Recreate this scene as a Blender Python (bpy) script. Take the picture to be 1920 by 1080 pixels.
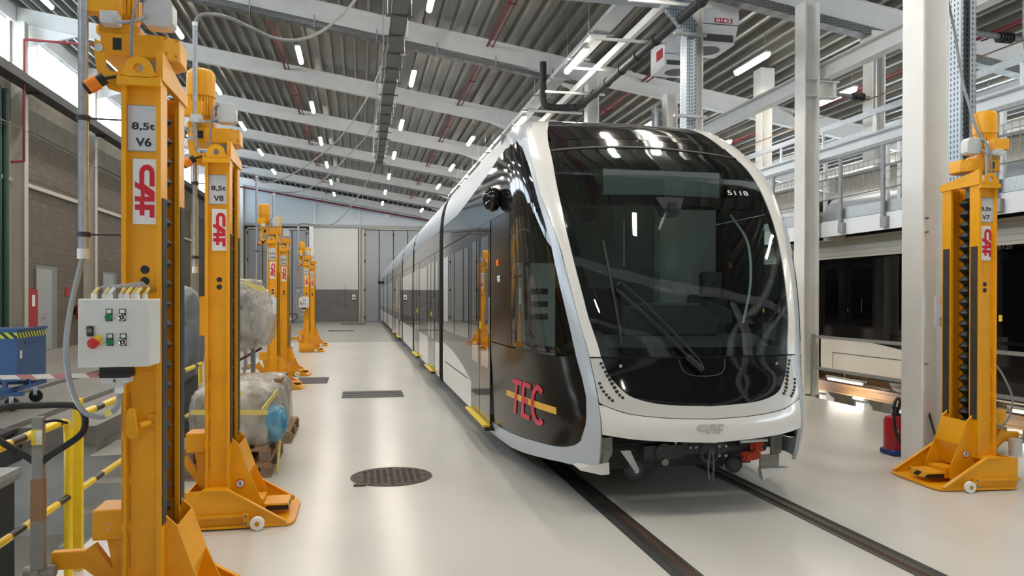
import bpy, bmesh, math, random
from mathutils import Vector, Matrix
random.seed(7)
R = math.radians
scene = bpy.context.scene
col = scene.collection
for o in list(bpy.data.objects):
    bpy.data.objects.remove(o)

# ---------------------------------------------------------------- camera
YAW, PIT, ROL, CH = 0.2006, -0.0042, 0.0020, 1.7431
F_ = Vector((math.sin(YAW)*math.cos(PIT), math.cos(YAW)*math.cos(PIT), math.sin(PIT)))
Rt = Vector((math.cos(YAW), -math.sin(YAW), 0)); U_ = Rt.cross(F_)
Rr = math.cos(ROL)*Rt + math.sin(ROL)*U_; Ur = -math.sin(ROL)*Rt + math.cos(ROL)*U_
cd = bpy.data.cameras.new('camera'); cam = bpy.data.objects.new('camera', cd); col.objects.link(cam)
cd.sensor_width = 36; cd.sensor_fit = 'HORIZONTAL'; cd.lens = 1402.9/1920*36
cd.shift_y = 24.4/1920; cd.clip_start = .05; cd.clip_end = 300
M = Matrix((Rr, Ur, -F_)).transposed().to_4x4(); M.translation = (0, 0, CH)
cam.matrix_world = M
scene.camera = cam

# ---------------------------------------------------------------- world, exposure
w = bpy.data.worlds.new('world'); scene.world = w; w.use_nodes = True
bgn = w.node_tree.nodes['Background']; bgn.inputs[0].default_value = (.80, .90, 1.0, 1); bgn.inputs[1].default_value = 12.0
scene.view_settings.view_transform = 'Standard'; scene.view_settings.look = 'None'
scene.view_settings.gamma = 1; scene.view_settings.use_curve_mapping = False
scene.view_settings.exposure = 0.0
LAMP_W = 68.0        # watts of one batten lamp

# ---------------------------------------------------------------- materials
MT = {}
def mat(name, c, rough=.5, metal=0.0, coat=0.0, noise=0.0, nscale=8.0, bump=0.0, spec=.5, n2=None, stretch=None, rvar=0.0):
    m = bpy.data.materials.new(name); m.use_nodes = True; nt = m.node_tree; b = nt.nodes['Principled BSDF']
    b.inputs['Base Color'].default_value = (*c, 1); b.inputs['Roughness'].default_value = rough
    b.inputs['Metallic'].default_value = metal; b.inputs['Coat Weight'].default_value = coat
    b.inputs['Coat Roughness'].default_value = .03; b.inputs['Specular IOR Level'].default_value = spec
    if noise or bump or n2 or rvar:
        tc = nt.nodes.new('ShaderNodeTexCoord'); mp = nt.nodes.new('ShaderNodeMapping'); nt.links.new(tc.outputs['Object'], mp.inputs[0])
        if stretch: mp.inputs['Scale'].default_value = stretch
        no = nt.nodes.new('ShaderNodeTexNoise'); no.inputs['Scale'].default_value = nscale; no.inputs['Detail'].default_value = 6
        nt.links.new(mp.outputs[0], no.inputs['Vector'])
        if noise:
            mx = nt.nodes.new('ShaderNodeMix'); mx.data_type = 'RGBA'
            d = n2 if n2 else tuple(max(0, x*(1-noise)) for x in c)
            mx.inputs[6].default_value = (*c, 1); mx.inputs[7].default_value = (*d, 1)
            rmp = nt.nodes.new('ShaderNodeMapRange'); rmp.inputs[1].default_value = .35; rmp.inputs[2].default_value = .7
            nt.links.new(no.outputs[0], rmp.inputs[0]); nt.links.new(rmp.outputs[0], mx.inputs[0])
            nt.links.new(mx.outputs[2], b.inputs['Base Color'])
        if rvar:
            r2 = nt.nodes.new('ShaderNodeMapRange'); r2.inputs[3].default_value = max(0, rough-rvar); r2.inputs[4].default_value = rough+rvar
            nt.links.new(no.outputs[0], r2.inputs[0]); nt.links.new(r2.outputs[0], b.inputs['Roughness'])
        if bump:
            bp = nt.nodes.new('ShaderNodeBump'); bp.inputs['Strength'].default_value = bump; bp.inputs['Distance'].default_value = .01
            nt.links.new(no.outputs[0], bp.inputs['Height']); nt.links.new(bp.outputs[0], b.inputs['Normal'])
    MT[name] = m; return m
def emis(name, c, s):
    m = bpy.data.materials.new(name); m.use_nodes = True; b = m.node_tree.nodes['Principled BSDF']
    b.inputs['Base Color'].default_value = (.9, .9, .9, 1); b.inputs['Emission Color'].default_value = (*c, 1); b.inputs['Emission Strength'].default_value = s
    MT[name] = m; return m
def glass(name, tint, refl=1.0, rough=.0, base=(0, 0, 0), solid=0.0):
    """thin tinted pane: transparent tint with a fresnel reflection; 'solid' mixes in an opaque film"""
    m = bpy.data.materials.new(name); m.use_nodes = True; nt = m.node_tree; nt.nodes.clear()
    out = nt.nodes.new('ShaderNodeOutputMaterial'); mix = nt.nodes.new('ShaderNodeMixShader'); lw = nt.nodes.new('ShaderNodeLayerWeight'); lw.inputs[0].default_value = .5
    pw = nt.nodes.new('ShaderNodeMath'); pw.operation = 'POWER'; pw.inputs[1].default_value = 5; nt.links.new(lw.outputs['Facing'], pw.inputs[0])
    fr = nt.nodes.new('ShaderNodeMath'); fr.operation = 'MULTIPLY_ADD'; fr.inputs[1].default_value = .955; fr.inputs[2].default_value = .045; nt.links.new(pw.outputs[0], fr.inputs[0])
    tr = nt.nodes.new('ShaderNodeBsdfTransparent'); tr.inputs[0].default_value = (*tint, 1)
    gl = nt.nodes.new('ShaderNodeBsdfGlossy'); gl.inputs['Roughness'].default_value = rough; gl.inputs[0].default_value = (1, 1, 1, 1)
    mm = nt.nodes.new('ShaderNodeMath'); mm.operation = 'MULTIPLY'; mm.inputs[1].default_value = refl; mm.use_clamp = True
    nt.links.new(fr.outputs[0], mm.inputs[0]); nt.links.new(mm.outputs[0], mix.inputs[0])
    src = tr
    if solid > 0:
        df = nt.nodes.new('ShaderNodeBsdfDiffuse'); df.inputs[0].default_value = (*base, 1)
        m2 = nt.nodes.new('ShaderNodeMixShader'); m2.inputs[0].default_value = solid
        nt.links.new(tr.outputs[0], m2.inputs[1]); nt.links.new(df.outputs[0], m2.inputs[2]); src = m2
    nt.links.new(src.outputs[0], mix.inputs[1]); nt.links.new(gl.outputs[0], mix.inputs[2]); nt.links.new(mix.outputs[0], out.inputs[0])
    MT[name] = m; return m

mat('yellow', (.88, .395, .005), .38, noise=.10, nscale=5)
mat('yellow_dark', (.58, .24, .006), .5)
mat('rail_yellow', (.88, .62, .01), .35, noise=.1, nscale=9)
mat('black', (.012, .012, .013), .45)
mat('rubber', (.018, .018, .020), .6)
mat('bellows', (.008, .008, .009), .5, spec=.3)
mat('strip', (.055, .045, .035), .6, noise=.4, nscale=12)
mat('galv', (.52, .54, .56), .38, metal=.75, noise=.25, nscale=30)
mat('galv_dull', (.36, .37, .37), .55, metal=.4, noise=.2, nscale=20)
mat('steel_white', (.76, .75, .72), .45, noise=.06, nscale=3)
mat('steel_beige', (.49, .455, .39), .5, noise=.06, nscale=3)
mat('white_frame', (.84, .86, .88), .4)
mat('grey_box', (.58, .59, .58), .45)
mat('ctrl_box', (.70, .70, .66), .4, noise=.05, nscale=6)
mat('cable', (.20, .21, .22), .5)
mat('cable_light', (.30, .32, .33), .45)
mat('plastic_white', (.80, .80, .78), .4)
mat('nylon', (.86, .84, .80), .35)
mat('red', (.55, .02, .02), .4); mat('green', (.01, .20, .06), .35); mat('label_yellow', (.9, .65, .05), .5)
mat('logo_red', (.62, .012, .03), .5); mat('ink', (.02, .02, .025), .5); mat('paper', (.78, .78, .78), .5)
mat('sign_grey', (.60, .62, .66), .4)
mat('sign_edge', (.30, .32, .35), .4)
mat('orange', (.9, .22, .01), .3); mat('chrome', (.7, .7, .7), .18, metal=1.0)
mat('tram_white', (.80, .78, .74), .22, coat=.5, noise=.03, nscale=2)
mat('tram_grey', (.58, .57, .54), .3, coat=.4)
mat('tram_silver', (.54, .60, .66), .34, metal=.2)
mat('tram_black', (.010, .009, .009), .06, spec=.55)
mat('tram_brown', (.013, .011, .009), .17, spec=.3)
mat('gloss_mask', (.004, .004, .005), .05, spec=.6)
mat('seam', (.01, .01, .01), .7)
mat('gaiter', (.004, .004, .005), .8, spec=.1)
mat('tram_roof', (.36, .385, .42), .34, metal=.2)
mat('tec_red', (.70, .03, .07), .4); mat('tec_yellow', (.88, .50, .06), .45)
mat('logo_grey', (.50, .48, .46), .4); mat('logo_white', (.85, .85, .85), .4)
mat('under_grey', (.050, .050, .052), .6, noise=.4, nscale=25)
mat('under_light', (.42, .40, .36), .5, noise=.3, nscale=20)
mat('red_cloth', (.55, .06, .02), .7)
mat('cab_grey', (.20, .225, .215), .7); mat('cab_panel', (.38, .43, .41), .7); mat('cab_dark', (.03, .034, .034), .7); mat('seat', (.05, .055, .06), .8)
mat('cab_light', (.82, .88, .85), .6)
mat('rail_steel', (.13, .12, .11), .42, metal=.6, noise=.4, nscale=40, stretch=(1, .05, 1))
mat('rail_rust', (.10, .045, .025), .75, noise=.6, nscale=60)
mat('rail_rubber', (.045, .046, .045), .7, noise=.3, nscale=20)
mat('brown_beam', (.16, .085, .035), .5, noise=.5, nscale=9, stretch=(1, .15, 1))
mat('red_pipe', (.17, .012, .018), .5)
mat('red_box', (.38, .02, .03), .4)
mat('wood', (.42, .27, .15), .75, noise=.4, nscale=9, stretch=(6, 1, 6))
mat('wood_grey', (.30, .22, .16), .8, noise=.4, nscale=12)
mat('blue', (.008, .078, .24), .45, noise=.15, nscale=5)
mat('blue_base', (.02, .05, .10), .5)
mat('hazard_green', (.50, .62, .06), .5)
mat('grease', (.22, .22, .21), .35, metal=.5)
mat('handle_grey', (.30, .29, .27), .5, metal=.2, noise=.15)
mat('kraft', (.33, .19, .10), .7, noise=.2)
mat('tape_yellow', (.80, .68, .22), .4)
mat('concrete_band', (.20, .18, .15), .8, noise=.25, nscale=2)
mat('concrete', (.32, .31, .28), .8, noise=.25, nscale=2.5, bump=.1)
mat('concrete_dark', (.10, .10, .095), .85, noise=.4, nscale=2)
mat('pit_beige', (.62, .55, .42), .7)
mat('door_grey', (.34, .36, .38), .5, noise=.05, nscale=2)
mat('door_dark', (.20, .21, .21), .5)
mat('duct_grey', (.62, .63, .64), .5)
mat('duct_dark', (.06, .06, .065), .6)
mat('manhole', (.085, .055, .045), .6, noise=.4, nscale=30, bump=.5)
mat('grate', (.05, .05, .055), .55, metal=.3, noise=.4, nscale=40)
mat('ladder_grey', (.13, .13, .13), .5, metal=.3)
mat('tray_dark', (.045, .045, .048), .6)
mat('pipe_green', (.02, .06, .045), .4)
mat('tank_blue', (.02, .04, .22), .5)
mat('ext_red', (.42, .015, .025), .35)
emis('lamp', (1, .93, .80), 22.0)
emis('lamp_pit', (1, .97, .9), 14.0)
glass('windshield', (.64, .74, .71), 1.5)
glass('cab_glass', (.58, .64, .62), 1.5)
glass('pane', (.92, .95, .97), 1.0)
glass('tram_window', (.05, .055, .06), 1.5, base=(.008, .008, .009), solid=.35)

# floor epoxy
def floor_mat(name, c1, c2, rough, spec=.5, sc=.7):
    m = bpy.data.materials.new(name); m.use_nodes = True; nt = m.node_tree; b = nt.nodes['Principled BSDF']
    tc = nt.nodes.new('ShaderNodeTexCoord')
    n1 = nt.nodes.new('ShaderNodeTexNoise'); n1.inputs['Scale'].default_value = sc; n1.inputs['Detail'].default_value = 8; n1.inputs['Roughness'].default_value = .6
    mp = nt.nodes.new('ShaderNodeMapping'); mp.inputs['Scale'].default_value = (1, .5, 1)
    nt.links.new(tc.outputs['Object'], mp.inputs[0]); nt.links.new(mp.outputs[0], n1.inputs['Vector'])
    r = nt.nodes.new('ShaderNodeMapRange'); r.inputs[1].default_value = .3; r.inputs[2].default_value = .72
    mx = nt.nodes.new('ShaderNodeMix'); mx.data_type = 'RGBA'; mx.inputs[6].default_value = (*c1, 1); mx.inputs[7].default_value = (*c2, 1)
    nt.links.new(n1.outputs[0], r.inputs[0]); nt.links.new(r.outputs[0], mx.inputs[0])
    # small specks
    v = nt.nodes.new('ShaderNodeTexNoise'); v.inputs['Scale'].default_value = 9; v.inputs['Detail'].default_value = 2
    nt.links.new(tc.outputs['Object'], v.inputs['Vector'])
    r3 = nt.nodes.new('ShaderNodeMapRange'); r3.inputs[1].default_value = .80; r3.inputs[2].default_value = .86
    nt.links.new(v.outputs[0], r3.inputs[0])
    m3 = nt.nodes.new('ShaderNodeMix'); m3.data_type = 'RGBA'; m3.inputs[7].default_value = (c2[0]*.6, c2[1]*.6, c2[2]*.58, 1)
    mf = nt.nodes.new('ShaderNodeMath'); mf.operation = 'MULTIPLY'; mf.inputs[1].default_value = .6
    nt.links.new(r3.outputs[0], mf.inputs[0]); nt.links.new(mf.outputs[0], m3.inputs[0])
    nt.links.new(mx.outputs[2], b.inputs['Base Color'])
    r2 = nt.nodes.new('ShaderNodeMapRange'); r2.inputs[3].default_value = rough-.07; r2.inputs[4].default_value = rough+.10
    b.inputs['Roughness'].default_value = rough
    b.inputs['Specular IOR Level'].default_value = spec
    MT[name] = m
floor_mat('epoxy', (.67, .645, .595), (.60, .578, .53), .25)
floor_mat('slab', (.30, .285, .255), (.24, .23, .21), .40, sc=1.2)
def brick_mat(name, c1, c2, mortar, sw, sh, rough=.85, off=.5, msize=.01, bump=.4, axis='XZ'):
    m = bpy.data.materials.new(name); m.use_nodes = True; nt = m.node_tree; b = nt.nodes['Principled BSDF']; b.inputs['Roughness'].default_value = rough
    tc = nt.nodes.new('ShaderNodeTexCoord'); sp = nt.nodes.new('ShaderNodeSeparateXYZ'); cb = nt.nodes.new('ShaderNodeCombineXYZ')
    nt.links.new(tc.outputs['Object'], sp.inputs[0]); nt.links.new(sp.outputs[0 if axis[0] == 'X' else 1], cb.inputs[0]); nt.links.new(sp.outputs[2], cb.inputs[1])
    br = nt.nodes.new('ShaderNodeTexBrick'); nt.links.new(cb.outputs[0], br.inputs['Vector'])
    br.inputs['Color1'].default_value = (*c1, 1); br.inputs['Color2'].default_value = (*c2, 1); br.inputs['Mortar'].default_value = (*mortar, 1)
    br.inputs['Scale'].default_value = 1; br.inputs['Brick Width'].default_value = sw; br.inputs['Row Height'].default_value = sh; br.inputs['Mortar Size'].default_value = msize
    br.offset = off; br.inputs['Bias'].default_value = -.55
    nt.links.new(br.outputs[0], b.inputs['Base Color'])
    bp = nt.nodes.new('ShaderNodeBump'); bp.inputs['Strength'].default_value = bump; bp.inputs['Distance'].default_value = .01; bp.invert = True
    nt.links.new(br.outputs[1], bp.inputs['Height']); nt.links.new(bp.outputs[0], b.inputs['Normal'])
    MT[name] = m
brick_mat('block_side', (.125, .105, .085), (.17, .145, .115), (.09, .078, .065), .40, .20, axis='YZ')
brick_mat('block_back', (.185, .18, .172), (.12, .115, .11), (.165, .16, .155), .42, .21, msize=.006, bump=.15)
# stripes along an axis (hazard bars): object space
def stripe_mat(name, c1, c2, period, duty, axis=1, skew=0.0, skew_axis=2, rough=.4, phase=0.0):
    m = bpy.data.materials.new(name); m.use_nodes = True; nt = m.node_tree; b = nt.nodes['Principled BSDF']; b.inputs['Roughness'].default_value = rough
    tc = nt.nodes.new('ShaderNodeTexCoord'); sp = nt.nodes.new('ShaderNodeSeparateXYZ'); nt.links.new(tc.outputs['Object'], sp.inputs[0])
    a = nt.nodes.new('ShaderNodeMath'); a.operation = 'MULTIPLY_ADD'; a.inputs[1].default_value = skew
    nt.links.new(sp.outputs[skew_axis], a.inputs[0]); nt.links.new(sp.outputs[axis], a.inputs[2])
    d = nt.nodes.new('ShaderNodeMath'); d.operation = 'MULTIPLY_ADD'; d.inputs[1].default_value = 1/period; d.inputs[2].default_value = 50+phase; nt.links.new(a.outputs[0], d.inputs[0])
    fr = nt.nodes.new('ShaderNodeMath'); fr.operation = 'FRACT'; nt.links.new(d.outputs[0], fr.inputs[0])
    lt = nt.nodes.new('ShaderNodeMath'); lt.operation = 'LESS_THAN'; lt.inputs[1].default_value = duty; nt.links.new(fr.outputs[0], lt.inputs[0])
    mx = nt.nodes.new('ShaderNodeMix'); mx.data_type = 'RGBA'; mx.inputs[6].default_value = (*c1, 1); mx.inputs[7].default_value = (*c2, 1)
    nt.links.new(lt.outputs[0], mx.inputs[0]); nt.links.new(mx.outputs[2], b.inputs['Base Color']); MT[name] = m
stripe_mat('hazard_rail', (.88, .62, .01), (.012, .012, .014), .62, .26, axis=1, rough=.3, phase=.12)
stripe_mat('hazard_pad', (.86, .50, .01), (.012, .012, .014), .16, .5, axis=1, skew=1.2)
stripe_mat('hazard_bin', (.50, .62, .06), (.012, .012, .014), .12, .5, axis=1, skew=1.0, rough=.5)
stripe_mat('hazard_bin_x', (.50, .62, .06), (.012, .012, .014), .12, .5, axis=0, skew=1.0, rough=.5)
stripe_mat('tape_rw', (.80, .72, .66), (.55, .20, .17), .17, .45, axis=0, skew=1.3, rough=.5)
stripe_mat('siding', (.54, .59, .63), (.44, .48, .52), .13, .12, axis=2, rough=.4)
stripe_mat('siding_warm', (.66, .65, .62), (.55, .54, .52), .13, .12, axis=2, rough=.45)
stripe_mat('slats_deck', (.55, .52, .45), (.38, .36, .31), .09, .15, axis=2, rough=.6)
stripe_mat('tray_perf', (.50, .53, .57), (.12, .13, .14), .055, .38, axis=2, rough=.35)
# perforated galvanised cable tray
def perf_mat(name, c, dark, sx, sy, metal=.5):
    m = bpy.data.materials.new(name); m.use_nodes = True; nt = m.node_tree; b = nt.nodes['Principled BSDF']; b.inputs['Roughness'].default_value = .4; b.inputs['Metallic'].default_value = metal
    tc = nt.nodes.new('ShaderNodeTexCoord'); sp = nt.nodes.new('ShaderNodeSeparateXYZ'); nt.links.new(tc.outputs['Object'], sp.inputs[0])
    ad = nt.nodes.new('ShaderNodeMath'); ad.operation = 'ADD'; nt.links.new(sp.outputs[0], ad.inputs[0]); nt.links.new(sp.outputs[1], ad.inputs[1])
    def tri(src, per, thr):
        k = nt.nodes.new('ShaderNodeMath'); k.operation = 'PINGPONG'; k.inputs[1].default_value = per/2; nt.links.new(src, k.inputs[0])
        l = nt.nodes.new('ShaderNodeMath'); l.operation = 'LESS_THAN'; l.inputs[1].default_value = thr; nt.links.new(k.outputs[0], l.inputs[0]); return l
    a = tri(ad.outputs[0], sx, sx*.16); c2 = tri(sp.outputs[2], sy, sy*.28)
    mu = nt.nodes.new('ShaderNodeMath'); mu.operation = 'MULTIPLY'; nt.links.new(a.outputs[0], mu.inputs[0]); nt.links.new(c2.outputs[0], mu.inputs[1])
    mx = nt.nodes.new('ShaderNodeMix'); mx.data_type = 'RGBA'; mx.inputs[6].default_value = (*c, 1); mx.inputs[7].default_value = (*dark, 1)
    nt.links.new(mu.outputs[0], mx.inputs[0]); nt.links.new(mx.outputs[2], b.inputs['Base Color']); MT[name] = m
perf_mat('perf', (.40, .45, .50), (.05, .055, .06), .05, .06)
perf_mat('perf_dark', (.24, .25, .25), (.04, .04, .04), .05, .05)
mat('cab_display', (.10, .12, .12), .6)
def film_mat():
    m = bpy.data.materials.new('film'); m.use_nodes = True; nt = m.node_tree; b = nt.nodes['Principled BSDF']
    b.inputs['Base Color'].default_value = (.74, .72, .67, 1); b.inputs['Roughness'].default_value = .25
    tc = nt.nodes.new('ShaderNodeTexCoord'); no = nt.nodes.new('ShaderNodeTexNoise'); no.inputs['Scale'].default_value = 3.2; no.inputs['Detail'].default_value = 3; no.inputs['Distortion'].default_value = .4
    mp = nt.nodes.new('ShaderNodeMapping'); mp.inputs['Scale'].default_value = (1.6, 1.6, .7); nt.links.new(tc.outputs['Object'], mp.inputs[0]); nt.links.new(mp.outputs[0], no.inputs['Vector'])
    bp = nt.nodes.new('ShaderNodeBump'); bp.inputs['Strength'].default_value = .8; bp.inputs['Distance'].default_value = .06; nt.links.new(no.outputs[0], bp.inputs['Height']); nt.links.new(bp.outputs[0], b.inputs['Normal'])
    mr = nt.nodes.new('ShaderNodeMapRange'); mr.inputs[1].default_value = .35; mr.inputs[2].default_value = .68; mr.inputs[3].default_value = .28; mr.inputs[4].default_value = .66; nt.links.new(no.outputs[0], mr.inputs[0])
    out = nt.nodes['Material Output']; tr = nt.nodes.new('ShaderNodeBsdfTransparent'); tr.inputs[0].default_value = (.93, .92, .9, 1); mx = nt.nodes.new('ShaderNodeMixShader'); nt.links.new(mr.outputs[0], mx.inputs[0])
    nt.links.new(tr.outputs[0], mx.inputs[1]); nt.links.new(b.outputs[0], mx.inputs[2]); nt.links.new(mx.outputs[0], out.inputs[0]); MT['film'] = m
film_mat()
mat('film_solid', (.42, .38, .31), .4, noise=.6, nscale=5, bump=.6); mat('film_blue', (.05, .28, .50), .3, noise=.4, nscale=6, n2=(.25, .55, .72)); mat('grey_tarp', (.20, .22, .25), .42, noise=.35, nscale=3, bump=1.0)

# ---------------------------------------------------------------- mesh helpers
class MB:
    def __init__(s): s.v = []; s.f = []
    def poly(s, pts, faces):
        n = len(s.v); s.v += [tuple(p) for p in pts]; s.f += [tuple(i+n for i in f) for f in faces]; return s
    def box(s, x0, x1, y0, y1, z0, z1):
        return s.poly([(x0, y0, z0), (x1, y0, z0), (x1, y1, z0), (x0, y1, z0), (x0, y0, z1), (x1, y0, z1), (x1, y1, z1), (x0, y1, z1)],
                      [(0, 3, 2, 1), (4, 5, 6, 7), (0, 1, 5, 4), (1, 2, 6, 5), (2, 3, 7, 6), (3, 0, 4, 7)])
    def cbox(s, cx, cy, cz, sx, sy, sz): return s.box(cx-sx/2, cx+sx/2, cy-sy/2, cy+sy/2, cz-sz/2, cz+sz/2)
    def beam(s, a, b, wx, wz, up=(0, 0, 1)):
        """rectangular bar from a to b; wx = width sideways, wz = height"""
        a = Vector(a); b = Vector(b); d = (b-a).normalized(); u = Vector(up)
        if abs(d.dot(u)) > .98: u = Vector((0, 1, 0))
        r = d.cross(u).normalized(); t = r.cross(d).normalized()
        P = []
        for q in (a, b):
            for i, j in ((-1, -1), (1, -1), (1, 1), (-1, 1)): P.append(q+r*i*wx/2+t*j*wz/2)
        return s.poly(P, [(0, 1, 2, 3), (7, 6, 5, 4), (0, 4, 5, 1), (1, 5, 6, 2), (2, 6, 7, 3), (3, 7, 4, 0)])
    def cyl(s, a, b, r, n=14, r2=None, cap=True):
        a = Vector(a); b = Vector(b); d = (b-a).normalized(); r2 = r if r2 is None else r2
        u = Vector((0, 0, 1)) if abs(d.z) < .9 else Vector((1, 0, 0)); x = d.cross(u).normalized(); y = x.cross(d)
        P = []
        for q, rr in ((a, r), (b, r2)):
            for i in range(n):
                t = 2*math.pi*i/n; P.append(q+x*math.cos(t)*rr+y*math.sin(t)*rr)
        F = [(i, (i+1) % n, n+(i+1) % n, n+i) for i in range(n)]
        if cap: F += [tuple(range(n))[::-1], tuple(range(n, 2*n))]
        return s.poly(P, F)
    def lathe(s, prof, c=(0, 0, 0), n=24, axis='z'):
        P = []
        for (r, h) in prof:
            for i in range(n):
                t = 2*math.pi*i/n; x = r*math.cos(t); y = r*math.sin(t)
                p = (x, y, h) if axis == 'z' else ((h, x, y) if axis == 'x' else (x, h, y))
                P.append((c[0]+p[0], c[1]+p[1], c[2]+p[2]))
        F = []
        for k in range(len(prof)-1):
            for i in range(n):
                j = (i+1) % n; F.append((k*n+i, k*n+j, (k+1)*n+j, (k+1)*n+i))
        F += [tuple(range(n))[::-1], tuple(range((len(prof)-1)*n, len(prof)*n))]
        return s.poly(P, F)
    def prism(s, pts, a, b, plane='xz'):
        """polygon pts in a plane, extruded from a to b along the third axis"""
        def mk(p, t):
            return {'xz': (p[0], t, p[1]), 'yz': (t, p[0], p[1]), 'xy': (p[0], p[1], t)}[plane]
        n = len(pts); P = [mk(p, a) for p in pts]+[mk(p, b) for p in pts]
        F = [tuple(range(n))[::-1], tuple(range(n, 2*n))]+[(i, (i+1) % n, n+(i+1) % n, n+i) for i in range(n)]
        return s.poly(P, F)
    def tube(s, pts, r, n=10, sub=6, closed=False):
        """smooth round tube through the points (Catmull-Rom)"""
        pts = [Vector(p) for p in pts]; L = []
        m = len(pts)
        if sub > 1 and m > 2:
            for i in range(m-1 if not closed else m):
                p0 = pts[(i-1) % m] if (closed or i > 0) else pts[0]*2-pts[1]; p1 = pts[i]; p2 = pts[(i+1) % m]
                p3 = pts[(i+2) % m] if (closed or i+2 < m) else pts[-1]*2-pts[-2]
                for k in range(sub):
                    t = k/sub; L.append(.5*((2*p1)+(p2-p0)*t+(2*p0-5*p1+4*p2-p3)*t*t+(3*p1-p0-3*p2+p3)*t**3))
            if not closed: L.append(pts[-1])
        else: L = pts
        N = len(L); P = []; up = None
        for i, q in enumerate(L):
            d = ((L[(i+1) % N] if (closed or i+1 < N) else q)-(L[i-1] if (closed or i > 0) else q)).normalized()
            if up is None:
                u = Vector((0, 0, 1)) if abs(d.z) < .9 else Vector((1, 0, 0)); up = (u-d*u.dot(d)).normalized()
            else: up = (up-d*up.dot(d)).normalized()
            x = d.cross(up)
            for k in range(n):
                t = 2*math.pi*k/n; P.append(q+up*math.cos(t)*r+x*math.sin(t)*r)
        F = []
        for i in range(N-1 if not closed else N):
            j = (i+1) % N
            for k in range(n):
                l = (k+1) % n; F.append((i*n+k, i*n+l, j*n+l, j*n+k))
        if not closed: F += [tuple(range(n))[::-1], tuple(range((N-1)*n, N*n))]
        return s.poly(P, F)
    def mirror(s):
        s.v = [(-x, y, z) for x, y, z in s.v]; s.f = [f[::-1] for f in s.f]; return s
    def build(s, name, m, parent=None, smooth=True, bevel=0.0, loc=None, angle=35):
        me = bpy.data.meshes.new(name); me.from_pydata([tuple(p) for p in s.v], [], s.f); me.update()
        bm = bmesh.new(); bm.from_mesh(me); bmesh.ops.recalc_face_normals(bm, faces=bm.faces); bm.to_mesh(me); bm.free()
        me.materials.append(MT[m] if isinstance(m, str) else m)
        if smooth:
            me.shade_smooth(); me.set_sharp_from_angle(angle=R(angle))
        o = bpy.data.objects.new(name, me); col.objects.link(o)
        if parent: o.parent = parent
        if loc is not None: o.location = loc
        if bevel:
            b = o.modifiers.new('bevel', 'BEVEL'); b.width = bevel; b.segments = 2; b.limit_method = 'ANGLE'; b.angle_limit = R(40)
        return o
def tag(o, label, cat, group=None):
    o['label'] = label; o['category'] = cat
    if group: o['group'] = group
    return o
def thing(name, label, cat, loc=(0, 0, 0), rz=0.0, group=None):
    o = bpy.data.objects.new(name, None); col.objects.link(o); o.location = loc; o.rotation_euler = (0, 0, rz)
    o.empty_display_size = .1
    return tag(o, label, cat, group)
def struct(o): o['kind'] = 'structure'; return o
def copy_tree(o, parent=None):
    c = o.copy(); col.objects.link(c); c.parent = parent
    for ch in list(o.children): copy_tree(ch, c)
    return c
def in_view(*p):
    v = Vector(p)-Vector((0, 0, CH)); d = v.dot(F_)
    if d < .1: return False
    x = 960+1402.9*v.dot(Rr)/d; y = 564.4-1402.9*v.dot(Ur)/d
    return -5 < x < 1925 and -5 < y < 1085
class Count:
    def __init__(s): s.n = 0
    def word(s, vis):
        if not vis: return None
        s.n += 1; return ORD[s.n-1]
ORD = ['nearest', 'second', 'third', 'fourth', 'fifth', 'sixth', 'seventh', 'eighth', 'ninth', 'tenth', 'eleventh', 'twelfth']
_tc = {}
def text_mb(txt, h, bold=0.0, width=None, depth=.0):
    """mesh lettering; returns verts (x,y) with cap height h centred on 0, and faces"""
    cu = bpy.data.curves.new('t', 'FONT'); cu.body = txt; cu.size = 1.0; cu.offset = bold; cu.align_x = 'CENTER'
    ob = bpy.data.objects.new('t', cu); col.objects.link(ob)
    dg = bpy.context.evaluated_depsgraph_get(); me = bpy.data.meshes.new_from_object(ob.evaluated_get(dg))
    V = [(v.co.x, v.co.y) for v in me.vertices]; F = [tuple(p.vertices) for p in me.polygons]
    bpy.data.objects.remove(ob); bpy.data.curves.remove(cu); bpy.data.meshes.remove(me)
    x0 = min(v[0] for v in V); x1 = max(v[0] for v in V); y0_ = min(v[1] for v in V); y1 = max(v[1] for v in V)
    k = h/(y1-y0_); kx = k if width is None else width/(x1-x0)
    V = [((v[0]-(x0+x1)/2)*kx, (v[1]-(y0_+y1)/2)*k) for v in V]
    return V, F
def put_text(name, txt, h, origin, ex, ez, m, parent=None, bold=.02, width=None, mb=None):
    heavy = bold > .03
    V, F = text_mb(txt, h, .012 if heavy else bold, width); O = Vector(origin); ex = Vector(ex); ez = Vector(ez); nn = ex.cross(ez)
    b = mb or MB()
    for k, (dx, dz) in enumerate(((-.032, 0), (.032, 0), (0, .02), (0, -.02)) if heavy else ((0, 0),)):
        b.poly([O+ex*(v[0]+dx*h)+ez*(v[1]+dz*h)+nn*k*.00008 for v in V], F)
    if mb is None: return b.build(name, m, parent, smooth=False)
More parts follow.
